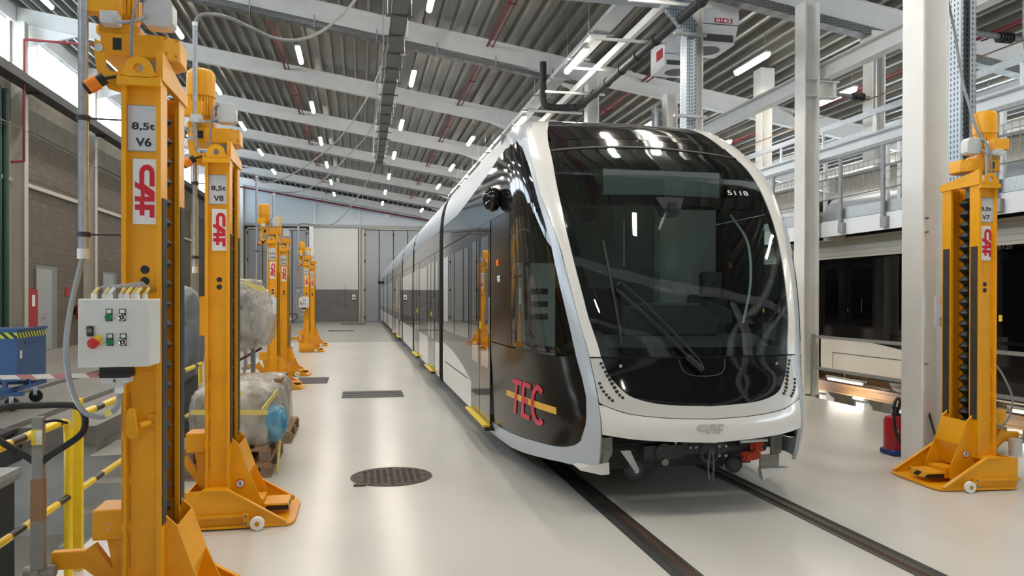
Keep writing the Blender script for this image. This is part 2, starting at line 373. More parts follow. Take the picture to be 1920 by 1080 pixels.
# maker's emblem: stylised letters C A F joined, drawn on a 3.2 x 1 field
def caf_polys():
    P = []
    def q(x0, y0_, x1, y1): P.append([(x0, y0_), (x1, y0_), (x1, y1), (x0, y1)])
    n = 10; ro, ri = .5, .17
    for k in range(n):      # C, rounded
        a, b = math.pi/2+math.pi*k/n, math.pi/2+math.pi*(k+1)/n
        P.append([(.5+ro*math.cos(a), .5+ro*math.sin(a)), (.5+ro*math.cos(b), .5+ro*math.sin(b)), (.5+ri*math.cos(b), .5+ri*math.sin(b)), (.5+ri*math.cos(a), .5+ri*math.sin(a))])
    q(.5, .67, 1.30, 1.0); q(.5, 0, 1.16, .33)
    # A: slanting left leg with a tail, straight right leg
    P.append([(1.16, .33), (1.16, 0), (1.02, -.29), (1.36, -.29), (1.49, 0), (1.90, .67), (1.90, 1.0), (1.60, 1.0)])
    q(1.90, -.29, 2.20, 1.0); q(1.49, .10, 1.90, .36)
    # F
    q(2.38, -.29, 2.70, 1.0); q(2.20, .02, 3.02, .34); q(2.70, .68, 3.14, 1.0)
    return P
def put_caf(name, origin, ex, ey, scale, m, parent=None, sy=None):
    b = MB(); O = Vector(origin); ex = Vector(ex); ey = Vector(ey); 
    nn = ex.cross(ey).normalized()
    if nn.y > 0: nn = -nn
    for k, pl in enumerate(caf_polys()):
        b.poly([O+nn*(k*.00004)+ex*(p[0]-1.57)*scale+ey*(p[1]-.355)*(sy or scale) for p in pl], [tuple(range(len(pl)))])
    return b.build(name, m, parent, smooth=False)

def blob(c, s, seed, sq=.6, amp=.06, n=26, m=18, fold=7, m_='film', name='film', parent=None, flat=None):
    """lumpy, crumpled body: rounded box with creases"""
    from mathutils import noise
    n, m = 84, 54; rnd = random.Random(seed); off = Vector((rnd.uniform(0, 50), rnd.uniform(0, 50), rnd.uniform(0, 50))); P = []
    e = lambda t: math.copysign(abs(t)**sq, t); sc = max(s)
    for j in range(m+1):
        v = -math.pi/2+math.pi*j/m
        for i in range(n):
            u = 2*math.pi*i/n
            d = Vector((e(math.cos(v))*e(math.cos(u))*s[0], e(math.cos(v))*e(math.sin(u))*s[1], e(math.sin(v))*s[2]))
            q1 = Vector((d.x, d.y, d.z*.55))/sc
            low = noise.noise(q1*1.6+off); crease = 1-2*abs(noise.noise(q1*2.6+off*1.7+Vector((low, low, 0))*.8)); fine = 1-2*abs(noise.noise(q1*6.5+off))
            f = 1+amp*(1.6*low+1.5*(crease-.6)+.55*(fine-.6))
            q = [c[0]+d.x*f, c[1]+d.y*f, c[2]+d.z*f]
            if flat is not None: q[2] = max(q[2], flat)
            P.append(q)
    F = [(j*n+i, j*n+(i+1) % n, (j+1)*n+(i+1) % n, (j+1)*n+i) for j in range(m) for i in range(n)]
    b = MB(); b.poly(P, F); return b.build(name, m_, parent, angle=60)

# ================================================================ THE HALL
XL, XR, YB, YF = -10.1, 17.5, 55.3, -8.0          # left wall, right wall, back wall, front wall
def rz_top(x): return 8.86-.155*x                  # underside of roof deck = top of rafters
def rz_bot(x): return rz_top(x)-.50
PIT = -1.45
# floor
b = MB()
b.box(-1.9, 7.85, YF, 29.8, -.25, 0); b.box(-2.9, -1.9, 12.6, 29.8, -.25, 0)
struct(b.build('floor', 'epoxy', smooth=False))
b = MB()
b.box(XL, -3.5, 11.05, 12.6, -.25, 0); b.box(XL, -2.9, 12.6, YB, -.25, 0); b.box(-2.9, 7.85, 29.8, YB, -.25, 0)
b.box(12.4, XR, YF, YB, -.25, 0); b.box(7.85, 12.4, 50, YB, -.25, 0)
struct(b.build('floor_slab', 'slab', smooth=False))
b = MB()
b.box(XL, -1.9, YF, 12.6, PIT-.2, PIT); b.box(7.85, 12.4, YF, 50, PIT-.2, PIT)
struct(b.build('floor_pit', 'slab', smooth=False))
b = MB()     # side walls of the left pit
b.box(XL, -3.5, 11.06, 11.25, PIT, -.25); b.box(-3.7, -3.51, 11.07, 12.6, PIT, -.25); b.box(-3.5, -1.9, 12.6, 12.8, PIT, -.25)
b.box(-1.9, -1.7, YF, 12.6, PIT, -.25)
struct(b.build('wall_pit_left', 'concrete', smooth=False))
b = MB(); b.box(7.65, 7.85, YF, 50, PIT, -.25); b.box(12.4, 12.6, YF, 50, PIT, -.25); b.box(7.85, 12.4, 50, 50.2, PIT, -.25)
struct(b.build('wall_pit_right', 'pit_beige', smooth=False))

# left wall with clerestory windows
SILL, HEAD = 8.30, 9.95
b = MB(); b.box(XL-.3, XL, YF, YB, -.2, 6.9)
struct(b.build('wall_left', 'block_side', smooth=False))
b = MB(); b.box(XL-.3, XL+.03, YF, YB, 6.9, SILL-.05)
struct(b.build('trim_1', 'concrete_band', smooth=False))
b = MB(); b.box(XL-.3, XL, YF, YB, HEAD, 10.6)
struct(b.build('trim_2', 'white_frame', smooth=False))
COLY = [.6, 6.6, 12.6, 18.6, 24.6, 30.6, 36.6, 42.6, 48.6]
edges = [YF]+COLY+[YB]
for i in range(len(edges)-1):
    y0_, y1 = edges[i]+.15, edges[i+1]-.15
    f = MB(); X0 = XL-.12
    f.box(X0, X0+.06, y0_, y1, SILL-.05, SILL+.03); f.box(X0, X0+.06, y0_, y1, HEAD-.08, HEAD)
    n = 3
    for k in range(n+1):
        yy = y0_+(y1-y0_)*k/n; f.box(X0, X0+.06, yy-.03, yy+.03, SILL, HEAD)
    fr = struct(f.build('window_%d' % (i+1), 'white_frame', smooth=False))
    p = MB(); p.box(X0+.02, X0+.03, y0_, y1, SILL, HEAD); p.build('pane', 'pane', fr, smooth=False)
    if i % 1 == 0:
        ld = bpy.data.lights.new('daylight_portal', 'AREA'); ld.shape = 'RECTANGLE'; ld.size = (y1-y0_); ld.size_y = HEAD-SILL; ld.cycles.is_portal = True
        lo = bpy.data.objects.new('daylight_portal', ld); col.objects.link(lo); lo.location = (XL-.2, (y0_+y1)/2, (SILL+HEAD)/2)
        lo.rotation_euler = (R(90), 0, R(-90))
# back wall
b = MB()
b.box(XL, -7.9, YB, YB+.11, 0, 6.75); b.box(-3.6, .2, YB, YB+.11, 0, 2.31); b.box(4.55, XR, YB, YB+.11, 0, 6.75)
struct(b.build('wall_back', 'block_back', smooth=False))
b = MB(); b.box(XL, XR, YB+.12, YB+.32, -.2, 7.2); struct(b.build('wall_back_core', 'concrete_dark', smooth=False))
b = MB(); b.box(-3.55, -.12, YB-.03, YB+.1, 2.31, 6.9)
struct(b.build('wall_back_panel', 'siding_warm', smooth=False))
b = MB(); b.box(XL, XR, YB-.02, YB+.11, 6.92, 7.2); b.box(XL, XR, YB-.02, YB+.3, 7.2, 10.6)
struct(b.build('wall_back_upper', 'siding', smooth=False))
b = MB(); b.box(-8.3, XR, YB-.16, YB+.1, 6.78, 6.98)
struct(b.build('trim_3', 'galv_dull', smooth=False))
b = MB(); b.box(-8.32, -8.02, YB-.2, YB+.1, 0, 9.7)
struct(b.build('trim_4', 'steel_white', smooth=False))
b = MB(); b.box(-3.55, -3.25, YB-.2, YB+.1, 0, 6.8)
struct(b.build('trim_5', 'white_frame', smooth=False))
b = MB(); b.box(-.06, .06, YB-.2, YB+.1, 0, 6.8); b.box(.1, .26, YB-.1, YB+.1, 0, 6.8)
struct(b.build('trim_6', 'steel_beige', smooth=False))
b = MB(); b.box(-3.2, -3.12, YB-.12, YB, 7.0, 8.5); b.box(-.1, -.02, YB-.12, YB, 7.0, 8.3)
struct(b.build('trim_7', 'steel_white', smooth=False))
for k, (x0, x1, zt) in enumerate([(-7.74, -3.72, 6.55), (.35, 4.45, 6.68)]):
    f = MB(); f.box(x0-.12, x0, YB-.08, YB+.1, 0, zt+.12); f.box(x1, x1+.12, YB-.08, YB+.1, 0, zt+.12); f.box(x0-.12, x1+.12, YB-.08, YB+.1, zt, zt+.12); f.box(x0-.1, x1+.1, YB+.07, YB+.1, 0, zt+.1)
    d = struct(f.build('door_%d' % (k+1), 'steel_beige', smooth=False)); MB().box(x0, x1, YB+.03, YB+.06, 0, zt).build('dark_backing', 'tray_dark', d, smooth=False)  # dark plate added behind the leaves, blocks sky light leaking through the gaps
    wd = (x1-x0)/4
    for j in range(4):
        MB().box(x0+wd*j+.035, x0+wd*(j+1)-.035, YB-.02, YB+.03, .03, zt-.05).build('leaf', 'door_grey', d, smooth=False)
    h = MB()
    for j in (0, 2, 4):
        for zz in (.3, 2.3, 4.4, 6.3):
            h.box(x0+wd*j-.05, x0+wd*j+.05, YB-.1, YB-.02, zz-.09, zz+.09)
    h.build('hinge', 'black', d, smooth=False)
# right and front walls
b = MB(); b.box(XR, XR+.3, YF, YB, -.2, 3.2); b.box(XR, XR+.3, YF, YB, 4.9, 6.6)
struct(b.build('wall_right', 'steel_beige', smooth=False))
f = MB()
f.box(XR+.05, XR+.12, YF, YB, 3.2, 3.3); f.box(XR+.05, XR+.12, YF, YB, 4.8, 4.9)
for k in range(40): f.box(XR+.05, XR+.12, YF+.05+k*1.6, YF+.12+k*1.6, 3.2, 4.9)
fr = struct(f.build('window_20', 'white_frame', smooth=False)); p = MB(); p.box(XR+.08, XR+.09, YF, YB, 3.25, 4.85); p.build('pane', 'pane', fr, smooth=False)
ld = bpy.data.lights.new('daylight_portal', 'AREA'); ld.shape = 'RECTANGLE'; ld.size = YB-YF; ld.size_y = 1.6; ld.cycles.is_portal = True
lo = bpy.data.objects.new('daylight_portal', ld); col.objects.link(lo); lo.location = (XR+.2, (YF+YB)/2, 4.05); lo.rotation_euler = (R(90), 0, R(90))
b = MB(); b.box(XL-.3, XR+.3, YF-.3, YF, PIT-.2, 10.6)
struct(b.build('wall_front', 'siding_warm', smooth=False))

# ceiling: one trapezoidal steel sheet, ribs running along the hall
P = []; pitch = .352; x = XL-.3; lo_, hi_ = 0.0, .165
prof = []
while x < XR+.3:
    for dx, dz in ((0, lo_), (.068, lo_), (.086, hi_), (.334, hi_)):
        prof.append((x+dx, rz_top(x+dx)+dz))
    x += pitch
n = len(prof); b = MB()
b.poly([(px, YF-.3, pz) for px, pz in prof]+[(px, YB+.3, pz) for px, pz in prof], [(i, i+1, n+i+1, n+i) for i in range(n-1)])
MT['deck'] = mat('deck_sheet', (.32, .315, .29), .36, metal=.62, noise=.22, nscale=3, stretch=(2, .25, 2))
struct(b.build('ceiling', 'deck_sheet', smooth=False))
b = MB(); b.poly([(XL-.3, YF-.3, rz_top(XL)+.35), (XR+.3, YF-.3, rz_top(XR)+.35), (XR+.3, YB+.3, rz_top(XR)+.35), (XL-.3, YB+.3, rz_top(XL)+.35)], [(0, 1, 2, 3)])
struct(b.build('ceiling_roof', 'concrete_dark', smooth=False))

# rafters
RAFT = [-5.0, 1.0, 6.95, 12.7, 19.0, 25.0, 31.0, 37.0, 43.0, 49.0, 54.9]
raf = None; cnt = Count()
for i, ry in enumerate(RAFT):
    x0, x1 = XL+.02, XR
    if raf is None:
        b = MB(); t = .016; hw = .09
        def pr(dz0, dz1, ya, yb):
            b.poly([(x0, ya, rz_top(x0)+dz0), (x1, ya, rz_top(x1)+dz0), (x1, yb, rz_top(x1)+dz0), (x0, yb, rz_top(x0)+dz0),
                    (x0, ya, rz_top(x0)+dz1), (x1, ya, rz_top(x1)+dz1), (x1, yb, rz_top(x1)+dz1), (x0, yb, rz_top(x0)+dz1)],
                   [(0, 3, 2, 1), (4, 5, 6, 7), (0, 1, 5, 4), (1, 2, 6, 5), (2, 3, 7, 6), (3, 0, 4, 7)])
        pr(-.5, -.48, -hw, hw); pr(-.02, -.001, -hw, hw); pr(-.48, -.02, -.045, .045)
        # haunch at the wall column and at the middle column
        b.prism([(XL+.02, rz_bot(XL)-.75), (XL+.02, rz_bot(XL)), (XL+1.7, rz_bot(XL+1.7))], -.05, .05)
        b.prism([(5.76, rz_bot(5.76)-.35), (4.2, rz_bot(4.2)), (5.76, rz_bot(5.76))], -.05, .05)
        raf = b.build('roof_beam', 'steel_white', smooth=False); o = raf
    else:
        o = raf.copy(); col.objects.link(o)
    o.location = (0, ry, 0)
    wd_ = cnt.word(any(in_view(x_, ry, rz_bot(x_)) for x_ in (-8, -5, -2, 1, 4, 7, 9, 12)))
    tag(o, 'white painted steel roof beam, %s in view, spanning under the ribbed ceiling' % wd_ if wd_ else 'white steel roof beam overhead before the first one in view', 'roof beam', 'roof beams under the ribbed ceiling')

# H columns: middle row
def hcol(b, x0, x1, yc, w_, z0, z1, t=.02):
    b.box(x0, x0+t, yc-w_/2, yc+w_/2, z0, z1); b.box(x1-t, x1, yc-w_/2, yc+w_/2, z0, z1); b.box(x0+t, x1-t, yc-.01, yc+.01, z0, z1)
mid = [(6.95, 'broad white H-section steel column beside the red extinguisher'),
       (12.7, 'white steel column with perforated tray on its side, behind tram roof'),
       (18.7, 'white steel column at the joint of two roof beams, left of the black duct'),
       (25.0, 'white steel column beyond the duct bend, partly behind the tram roof'),
       (31.0, 'fifth white column back along the tram track'), (37.0, 'sixth white column back along the tram track'),
       (43.0, 'seventh white column back along the tram track'), (49.0, 'last white column before the back wall')]
for yc, lb in mid:
    t = thing('steel_column', lb, 'column', (5.75, yc, 0), group='columns between the two tram tracks')
    b = MB(); hcol(b, 0, .31, 0, .30, 0, rz_bot(6.05)+.02); b.build('shaft', 'steel_white', t, smooth=False)
    if yc == 6.95:
        b = MB()
        for zz in (1.05, 2.45, 2.60): b.cyl((.15, -.02, zz), (.15, -.06, zz), .012, 8)
        b.build('bolt', 'galv_dull', t)
for yc, lb in [(0.8, 'white column carrying the walkway, beside the camera'), (6.4, 'white column carrying the walkway behind the right yellow jack'), (12.35, 'white steel column carrying the walkway and its bracketed beam'), (18.55, 'pale steel column below the heater unit, with tray beside it'), (24.6, 'third white column under the walkway'), (30.6, 'fourth white column under the walkway')]:
    t = thing('walkway_column', lb, 'column', (7.86, yc, 0), group='columns along the maintenance walkway')
    b = MB(); hcol(b, 0, .30, 0, .32, 0, rz_bot(8.16)+.02); b.build('shaft', 'steel_white', t, smooth=False)
    b = MB(); 
    for z0, z1 in ((5.42, 5.72),): b.box(.3, .75, -.1, .1, z0, z0+.02); b.box(.3, .75, -.1, .1, z1-.02, z1); b.box(.3, .75, -.008, .008, z0, z1); b.box(.62, .64, -.1, .1, z0, z1)
    b.box(.02, .28, -.14, .14, z0, z0+.015); b.box(.02, .28, -.14, .14, z1, z1+.015)
    b.build('bracket', 'steel_white', t, smooth=False)
for k, yc in enumerate((12.7, 16.7)):
    t = thing('hanging_post', ['nearer white steel post hanging from the roof above the second tram', 'farther white steel post hanging from the roof above the second tram'][k], 'post', (9.52, yc, 0))
    b = MB(); hcol(b, 0, .28, 0, .28, 4.3, rz_bot(9.8)-.15); b.build('shaft', 'steel_white', t, smooth=False)
    MB().box(-.04, .32, -.18, .18, rz_bot(9.8)-.15, rz_bot(9.8)-.02 if k == 0 else rz_top(9.8)-.02).build('top_plate', 'steel_white', t, smooth=False)
# left wall columns
cnt = Count()
for k, yc in enumerate(COLY):
    wd_ = cnt.word(in_view(XL+.3, yc, 4))
    t = thing('wall_column', '%s beige steel column along the left block wall' % wd_ if wd_ else 'beige wall column left of the picture edge', 'column', (XL, yc, 0), group='columns along the left wall')
    b = MB(); hcol(b, 0.01, .42, 0, .26, 0, rz_bot(XL+.4)); b.box(.03, .40, -.06, .06, 0, rz_bot(XL+.4))
    b.build('shaft', 'steel_beige', t, smooth=False)
# beige girts on the left wall
cnt = Count()
for k in range(len(COLY)-1):
    wd_ = cnt.word(in_view(XL+.1, COLY[k+1]-.6, 5.2))
    b = MB(); b.box(XL+.02, XL+.12, COLY[k]+.14, COLY[k+1]-.14, 5.12, 5.24)
    tag(b.build('wall_girt', 'steel_beige', smooth=False), 'horizontal beige girt on the left wall, %s one in view' % wd_ if wd_ else 'horizontal beige girt on the left wall before the picture edge', 'wall beam', 'girts across the left wall')
# dark tray under the clerestory
b = MB(); b.box(XL+.45, XL+.87, YF+.05, YB-.3, 7.80, 7.83); b.box(XL+.85, XL+.87, YF+.05, YB-.3, 7.83, 8.06)
b.box(XL+.45, XL+.47, YF+.05, YB-.3, 7.83, 8.06)
for yy in COLY: b.box(XL+.40, XL+.80, yy-.03, yy+.03, 7.75, 7.80)
tag(b.build('gutter_tray', 'tray_dark', smooth=False), 'long dark cable tray running below the bright left windows', 'cable tray')
# thin lines on the left wall
b = MB(); b.tube([(XL+.5, -6, 6.55), (XL+.5, 25, 6.6), (XL+.5, 31, 6.55), (XL+.5, 52, 6.6)], .014, 6, 4)
for k in range(26):
    b.beam((XL+.02, -4+k*2.1, 6.58), (XL+.52, -4+k*2.1, 6.58), .014, .014)
tag(b.build('wall_conduit', 'cable', smooth=True), 'grey conduit on brackets across the left block wall', 'pipe')
# people door, red cabinet, extinguisher on the left wall
for yy, lb in ((27.1, 'grey metal door in the left block wall beside the red cabinet'), (33.4, 'second grey metal door farther along the left block wall')):
    t = thing('steel_door', lb, 'door', (XL, yy, 0), group=None)
    MB().box(.005, .03, -.85, .85, 0, 2.75).build('door_frame', 'door_dark', t, smooth=False)
    MB().box(.03, .06, -.85, .35, 0.02, 2.65).build('door_leaf', 'door_grey', t, smooth=False)
    MB().box(.06, .10, -.45, -.33, 1.05, 1.09).build('handle', 'chrome', t, smooth=False)
t = thing('hose_cabinet', 'tall red fire cabinet on the left wall between column and grey door', 'cabinet', (XL, 25.85, 0))
MB().box(.005, .12, -.33, .33, 0.1, 1.98).build('body', 'red_box', t, smooth=False)
MB().box(.12, .124, -.1, .12, 1.45, 1.8).build('label_sheet', 'paper', t, smooth=False)
t = thing('fire_extinguisher', 'small red fire extinguisher hanging on the left block wall', 'fire extinguisher', (XL+.18, 29.55, .9))
b = MB(); b.lathe([(.02, 0), (.10, .02), (.10, .5), (.05, .62), (.03, .66)], n=14); b.build('tank', 'red_box', t)
MB().tube([(0, 0, .66), (.14, -.1, .62), (.16, -.12, .3), (.12, -.08, .1)], .018, 6).build('hose', 'black', t)
MB().box(-.17, -.1, -.05, .05, .2, .5).build('wall_bracket', 'black', t, smooth=False)
t = tag(MB().box(XL+.01, XL+.02, 28.75, 29.05, 1.75, 2.1).build('safety_sign', 'red_box', smooth=False), 'small red and white safety sign right of the grey door', 'sign')

# red sprinkler pipe: left loop, then ceiling runs
b = MB(); b.tube([(XL+.75, 23.6, 9.05), (XL+.75, 23.6, 5.6)], .035, 8, 1); b.tube([(XL+.75, 23.6, 5.6), (XL+.55, 23.3, 5.52)], .035, 8, 1)
b.tube([(XL+.75, 23.6, 9.05), (-7.0, 23.6, 9.0)], .035, 8, 1)
tag(b.build('sprinkler_drop', 'red_pipe'), 'red sprinkler pipe dropping down in front of the left windows', 'pipe')
for k, (px, lb) in enumerate([(-7.1, 'red sprinkler pipe under the ceiling nearest the left windows'), (-2.35, 'red sprinkler pipe under the ceiling above the row of yellow jacks'), (3.2, 'red sprinkler pipe under the ceiling above the tram'), (7.4, 'red sprinkler pipe under the ceiling behind the heater units'), (11.9, 'red sprinkler pipe under the ceiling above the second tram')]):
    z = rz_top(px)-.16; b = MB(); b.cyl((px, 2, z), (px, 54.5, z), .034, 8); b.cyl((px+.13, 2, z-.02), (px+.13, 54.5, z-.02), .018, 8)
    for q in range(9): b.box(px-.05, px+.16, 4+q*6.0, 4.03+q*6.0, z-.06, z-.035)
    tag(b.build('sprinkler_pipe', 'red_pipe'), lb, 'pipe', 'red sprinkler pipes under the ceiling')
b = MB(); b.cyl((-8.3, 54.55, 9.42), (5.6, 54.55, 7.25), .055, 8)
for xx in (-5.0, -2.6, 0.2, 2.6): b.cyl((xx, 54.55, 9.42-(xx+8.3)*.156), (xx, 54.55, rz_bot(xx)), .02, 6)
tag(b.build('sprinkler_pipe', 'red_pipe'), 'sloping red pipe across the top of the back wall', 'pipe')

# ---------------- hanging batten lamps
LP = {}
def lamp(loc, lb, grp, drop=.3, L=1.35, power=None):
    key = (round(drop, 2), L)
    if key in LP:
        c = copy_tree(LP[key]); c.location = loc; return tag(c, lb, 'ceiling lamp', grp)
    t = thing('batten_lamp', lb, 'ceiling lamp', loc, group=grp)
    MB().box(-.06, .06, -L/2-.05, L/2+.05, .045, .085).build('housing', 'grey_box', t, smooth=False)
    b = MB(); b.prism([(-.065, .045), (-.06, -.01), (-.03, -.045), (.03, -.045), (.06, -.01), (.065, .045)], -L/2, L/2); b.build('diffuser', 'lamp', t)
    for s in (-1, 1): MB().cyl((0, s*L*.42, .085), (0, s*L*.42, .085+drop), .006, 5).build('hanger', 'galv', t)
    ld = bpy.data.lights.new('lamp_light', 'AREA'); ld.shape = 'RECTANGLE'; ld.size = .12; ld.size_y = L; ld.energy = power or LAMP_W; ld.color = (1, .93, .82)
    lo = bpy.data.objects.new('lamp_light', ld); col.objects.link(lo); lo.parent = t; lo.location = (0, 0, -.052)
    LP[key] = t
    return t
rows = [(-8.3, 'row nearest the left windows', [16, 22, 28, 34, 40], .38), (-5.0, 'second row from the left windows', [4, 10, 16.2, 22.2, 28.2, 34.2, 40.2, 46.2], .38),
        (-1.7, 'row above the yellow jacks', [4, 10, 16.2, 22.2, 28.2, 34.2, 40.2, 46.2, 51.5], .38), (1.5, 'row beside the hanging cable ladder', [-2, 4, 10, 16.0, 22.0, 28.0, 34.0, 40.0, 46.0, 51.5], .42),
        (4.15, 'row above the far half of the tram', [4, 10, 28.4, 34.4, 40.4, 46.4, 51.5], .4),
        (8.6, 'row right of the heater units', [4, 15.4, 21.4, 27.4, 33.4, 39.4], .45),
        (11.3, 'row over the second tram', [4, 10.2, 16.2, 22.2, 28.2, 34.2], .4), (13.9, 'row farthest to the right', [4, 9.0, 15.0, 21.0, 27.0, 33.0], .4)]
for rx, rn, ys, dr in rows:
    cnt = Count()
    for k, yy in enumerate(ys):
        wd_ = cnt.word(in_view(rx, yy, rz_top(rx)-dr-.09))
        lamp((rx, yy, rz_top(rx)-dr-.09), 'glowing batten lamp, %s in view along the %s' % (wd_, rn) if wd_ else 'glowing batten lamp overhead out of view, %s' % rn, 'lamps in the '+rn, dr)
cnt = Count()
for k, yy in enumerate((10.1, 16.1, 22.2, 28.3, 34.3)):
    wd_ = cnt.word(in_view(4.72, yy, 7.0))
    lamp((4.72, yy, 7.0), 'long glowing lamp under the middle cable tray, %s in view' % wd_ if wd_ else 'long glowing lamp under the middle cable tray, above the picture', 'lamps under the middle cable tray', .12, 1.5)

# ---------------- cable ladders and trays
b = MB(); z = 7.45; x = .78
b.box(x-.16, x+.16, 10, 33, z, z+.02); b.box(x-.17, x-.155, 10, 33, z, z+.09); b.box(x+.155, x+.17, 10, 33, z, z+.09)
ob = tag(b.build('cable_ladder', 'ladder_grey', smooth=False), 'dark grey cable ladder hung on thin rods from the ceiling centre', 'cable tray')
for k in range(19):
    yy = 10.5+k*1.2; MB().box(x-.27, x+.27, yy-.02, yy+.02, z-.04, z-.005).build('cross_bar', 'ladder_grey', ob, smooth=False)
    for s in (-1, 1): MB().cyl((x+s*.24, yy, z-.03), (x+s*.24, yy, rz_top(x)), .005, 5).build('hanger', 'galv', ob)
b = MB(); yy = 19.0; xa, xb = -9.5, 5.6
for (ya, yb2, d0, d1) in ((-.12, .12, -.17, -.165), (-.12, -.115, -.17, -.07), (.115, .12, -.17, -.07)):
    b.poly([(xa, yy+ya, rz_bot(xa)+d0), (xb, yy+ya, rz_bot(xb)+d0), (xb, yy+yb2, rz_bot(xb)+d0), (xa, yy+yb2, rz_bot(xa)+d0), (xa, yy+ya, rz_bot(xa)+d1), (xb, yy+ya, rz_bot(xb)+d1), (xb, yy+yb2, rz_bot(xb)+d1), (xa, yy+yb2, rz_bot(xa)+d1)], [(0, 3, 2, 1), (4, 5, 6, 7), (0, 1, 5, 4), (1, 2, 6, 5), (2, 3, 7, 6), (3, 0, 4, 7)])
ob = b.build('cable_tray', 'perf_dark', smooth=False)
tag(ob, 'perforated cable tray hung below the roof beam at the second lamp row', 'cable tray')
for k in range(10):
    xx = -8.6+k*1.5; MB().beam((xx, yy-.14, rz_bot(xx)-.20), (xx, yy-.14, rz_bot(xx)+.10), .03, .03, up=(0, 1, 0)).build('hanger', 'galv_dull', ob, smooth=False)
b = MB(); yy = 12.95
xa, xb = 6.2, 16
b.poly([(xa, yy-.4, rz_bot(xa)-.16), (xb, yy-.4, rz_bot(xb)-.16), (xb, yy-.15, rz_bot(xb)-.16), (xa, yy-.15, rz_bot(xa)-.16)], [(0, 1, 2, 3)])
b.poly([(xa, yy-.4, rz_bot(xa)-.16), (xb, yy-.4, rz_bot(xb)-.16), (xb, yy-.4, rz_bot(xb)), (xa, yy-.4, rz_bot(xa))], [(0, 1, 2, 3)])
ob = b.build('cable_tray', 'perf_dark', smooth=False); m = ob.modifiers.new('s', 'SOLIDIFY'); m.thickness = .006
tag(ob, 'perforated cable tray on the roof beam right of the heater units', 'cable tray')
for yy, zz in ((36.6, .06), (48.6, .06), (42.7, .03)):
    b = MB(); b.cyl((-9.5, yy, rz_bot(-9.5)-zz), (5.6, yy, rz_bot(5.6)-zz), .045, 8)
    tag(b.build('beam_conduit', 'cable'), 'round grey conduit clipped below the roof beam %s' % {36.6: 'above the middle of the jacks row', 48.6: 'next to last before the back wall', 42.7: 'two bays before the back wall'}[yy], 'pipe')
# middle tray line with lamps below
b = MB(); b.box(4.62, 4.98, 4, 40, 7.14, 7.155); b.box(4.62, 4.635, 4, 40, 7.155, 7.24); b.box(4.965, 4.98, 4, 40, 7.155, 7.24)
ob = tag(b.build('cable_tray', 'galv', smooth=False), 'galvanised cable tray running above the tram with lamps fixed below it', 'cable tray')
for k in range(22):
    yy = 5+k*1.6; MB().box(4.52, 5.08, yy-.02, yy+.02, 7.10, 7.14).build('cross_bar', 'galv', ob, smooth=False)
    for s in (4.55, 5.05): MB().cyl((s, yy, 7.1), (s, yy, rz_top(s)), .005, 5).build('hanger', 'galv', ob)
b = MB(); b.box(2.9, 5.3, 12.15, 12.45, 6.86, 6.96); b.box(5.3, 5.7, 12.15, 12.45, 6.86, 6.96)
ob = b.build('cable_tray', 'perf', smooth=False)
tag(ob, 'perforated tray crossing above the tram front and bending down at the column', 'cable tray')
MB().beam((5.3, 12.3, 6.9), (5.72, 12.3, 6.45), .30, .10, up=(0, 1, 0)).build('bend', 'perf', ob, smooth=False)
b = MB(); b.box(5.62, 5.74, 12.28, 12.52, .3, 6.5); b.box(5.74, 5.76, 12.2, 12.28, .3, 6.5)
tag(b.build('vertical_tray', 'perf', smooth=False), 'vertical perforated tray on the column with the crossing tray', 'cable tray')
b = MB(); b.box(7.66, 7.84, 18.74, 18.80, .02, 6.8); b.box(7.60, 7.66, 18.6, 18.8, .02, 6.8)
tag(b.build('vertical_tray', 'perf', smooth=False), 'vertical perforated tray left of the pale column by the heater unit', 'cable tray')
# strut brackets
for k, (yy, zz) in enumerate(((12.2, 6.35), (12.2, 4.92))):
    b = MB(); b.box(5.35, 5.95, yy-.03, yy+.03, zz-.025, zz+.025)
    tag(b.build('strut_rail', 'galv', smooth=False), ['upper steel strut across the perforated tray', 'lower steel strut across the perforated tray', 'steel strut across the left perforated tray'][k], 'bracket')
# trays behind the big column
b = MB(); b.box(6.66, 6.70, 7.3, 7.55, .02, 7.3); b.box(6.70, 6.82, 7.5, 7.55, .02, 7.3)
tag(b.build('vertical_tray', 'perf', smooth=False), 'bluish perforated vertical tray behind the broad near column', 'cable tray')
b = MB(); b.box(6.83, 6.885, 7.45, 7.55, .02, 7.3)
tag(b.build('cable_bundle', 'tray_dark', smooth=False), 'black vertical cable bundle beside the bluish tray', 'cable')
b = MB(); b.box(6.895, 6.98, 7.42, 7.46, .02, 7.3)
tag(b.build('vertical_tray', 'perf', smooth=False), 'narrow slotted steel channel right of the black cable bundle', 'cable tray')

# ---------------- black duct with bend
b = MB(); b.tube([(5.48, 7.5, 6.62), (5.48, 14, 6.62), (5.48, 18.1, 6.62), (5.38, 18.45, 6.62), (5.1, 18.55, 6.62), (4.72, 18.55, 6.62), (4.59, 18.55, 6.75), (4.57, 18.55, 7.2), (4.57, 18.55, 7.75)], .085, 14, 6)
for k in range(10): b.cyl((5.48, 9.5+k*.95, 6.62), (5.48, 9.58+k*.95, 6.62), .105, 14)
tag(b.build('air_duct', 'rubber'), 'black insulated round pipe running above the tram and bending up', 'pipe')
b = MB(); b.box(5.15, 5.25, 9, 24, 6.80, 6.95)
for k in range(8): b.box(4.4, 5.9, 10+k*1.9, 10.05+k*1.9, 6.72, 6.77)
tag(b.build('support_rail', 'steel_white', smooth=False), 'pale steel rail with cross struts beside the black pipe', 'beam')
